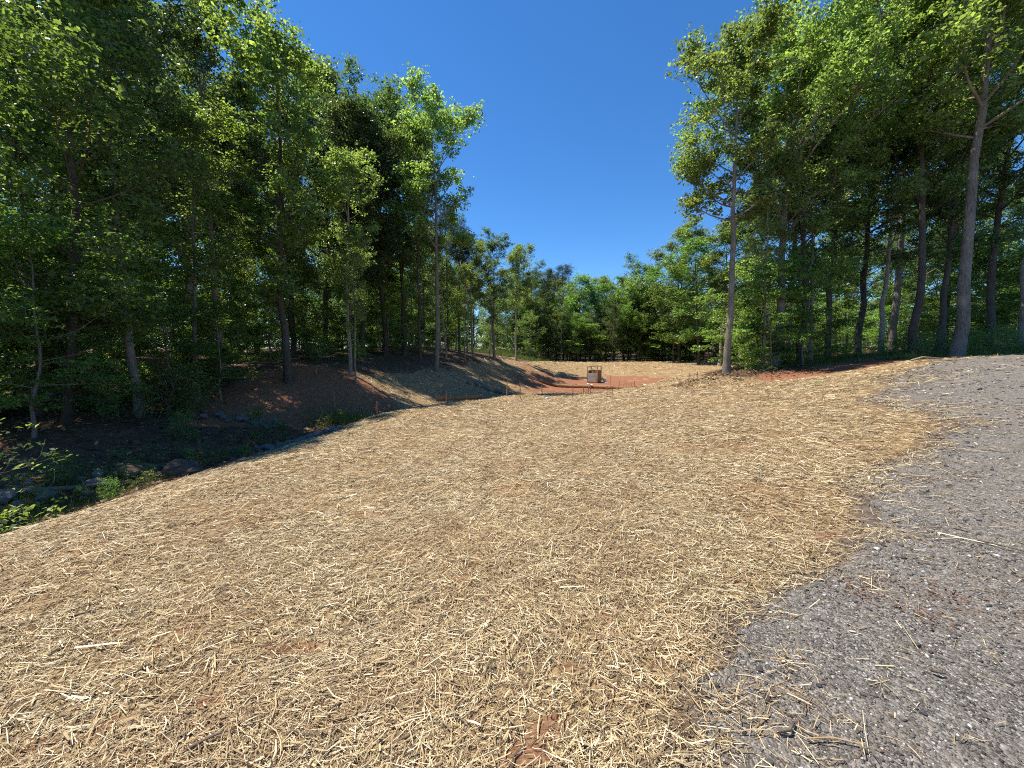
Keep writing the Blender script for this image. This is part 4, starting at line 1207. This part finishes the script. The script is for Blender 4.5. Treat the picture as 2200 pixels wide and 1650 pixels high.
tag(MB().box((p[0], p[1], gz(*p) + .03), (.6, .22, .05), (0, .05, .25), .015).box((p[0] + .12, p[1] + .03, gz(*p) + .08), (.3, .15, .05), (0, 0, .6), .015).build('plank_scrap', M['white_pipe']), 'pale board scrap on the clay in front of the white pipe', 'scrap')

# ------------------------------------------------------------------ excavator in the woods
def excavator():
    D = 44.0; x = (697 - 1100) / FPX * D
    e = empty('excavator', (x, D, gz(x, D)), (0, 0, R(8)))
    tag(e, 'yellow excavator parked in the shade of the left woods', 'excavator')
    for sy in (-1, 1):
        tr = MB()
        tr.tube([(-1.5, sy * .95 - .22, .38), (-1.5, sy * .95 + .22, .38)], .38, 14).tube([(1.5, sy * .95 - .22, .38), (1.5, sy * .95 + .22, .38)], .38, 14)
        tr.box((0, sy * .95, .38), (3.0, .44, .74), None, .04)
        tr.build('track', M['steel'], e)
    MB().tube([(0, 0, .5), (0, 0, .95)], .55, 16).build('slew_ring', M['steel'], e)
    MB().box((.35, 0, 1.45), (2.5, 2.1, 1.0), None, .12).box((1.3, 0, 1.55), (.75, 2.0, 1.25), None, .15).build('engine_house', M['yellow'], e)
    cab = MB()
    for a in ((-.95, -1.0), (-.95, -.1), (.25, -1.0), (.25, -.1)):
        cab.bar((a[0], a[1], 1.9), (a[0] + .08, a[1], 3.0), .08)
    cab.box((-.30, -.55, 3.03), (1.42, 1.06, .09), None, .03).box((-.35, -.55, 2.05), (1.3, 1.0, .32))
    cb_ = cab.build('cab', M['yellow'], e)
    MB().box((-.34, -.55, 2.6), (1.16, .86, .76)).build('window', M['glass'], cb_)
    MB().tube([(-.9, .35, 1.5), (-1.5, .35, 2.6), (-2.3, .35, 3.05), (-3.3, .35, 2.9), (-4.0, .35, 2.5)], [.2, .24, .26, .22, .16], 4).build('boom', M['yellow'], e)
    MB().tube([(-3.8, .35, 2.9), (-4.3, .35, 2.0), (-4.4, .35, .9)], [.15, .2, .12], 4).build('stick_arm', M['yellow'], e)
    MB().box((-4.25, .35, .55), (.75, .8, .6), (0, .4, 0), .08).build('bucket', M['steel'], e)
    MB().tube([(-1.0, .35, 1.6), (-2.2, .35, 2.75)], .06, 8).build('cylinder', M['steel'], e)
excavator()

# shed at the far left
def shed():
    D = 11.4
    xr, a = (20 - 1100) / FPX * D, R(60)
    ex, ey = xr - (2.3 * math.cos(a) + 1.6 * math.sin(a)), D - (2.3 * math.sin(a) - 1.6 * math.cos(a))
    e = empty('shed', (ex, ey, gz(ex, ey) - .1), (0, 0, a))
    tag(e, 'grey shed with red roof edge glimpsed at the left picture edge', 'shed')
    ez = 2.62 - e.location.z
    rz_ = ez + 1.75
    w = MB()
    w.box((0, 0, ez / 2 - .1), (4.0, 3.0, ez - .2))
    w.build('wall', M['siding'], e)
    for k in range(12):
        MB().box((0, -1.515, .3 + k * (ez - .4) / 12), (3.96, .03, (ez - .5) / 12)).build('siding_board', M['siding'], e)
    g = MB()
    for k in range(6):
        t = (k + .5) / 6
        g.box((0, -1.49, ez - .2 + t * 1.5), (4.0 * (1 - t), .04, .26))
    g.build('gable', M['siding'], e)
    for s in (-1, 1):
        MB().bar((0, -1.60, rz_), (s * 2.3, -1.60, ez - .12), .05, .24).build('fascia', M['red_trim'], e)
        r_ = MB()
        ang = math.atan2(rz_ - ez + .12, 2.3)
        r_.box((s * 1.15, 0, (rz_ + ez - .12) / 2 + .14), (2.65, 3.4, .06), (0, s * ang, 0))
        r_.build('roof', M['roof'], e)
shed()
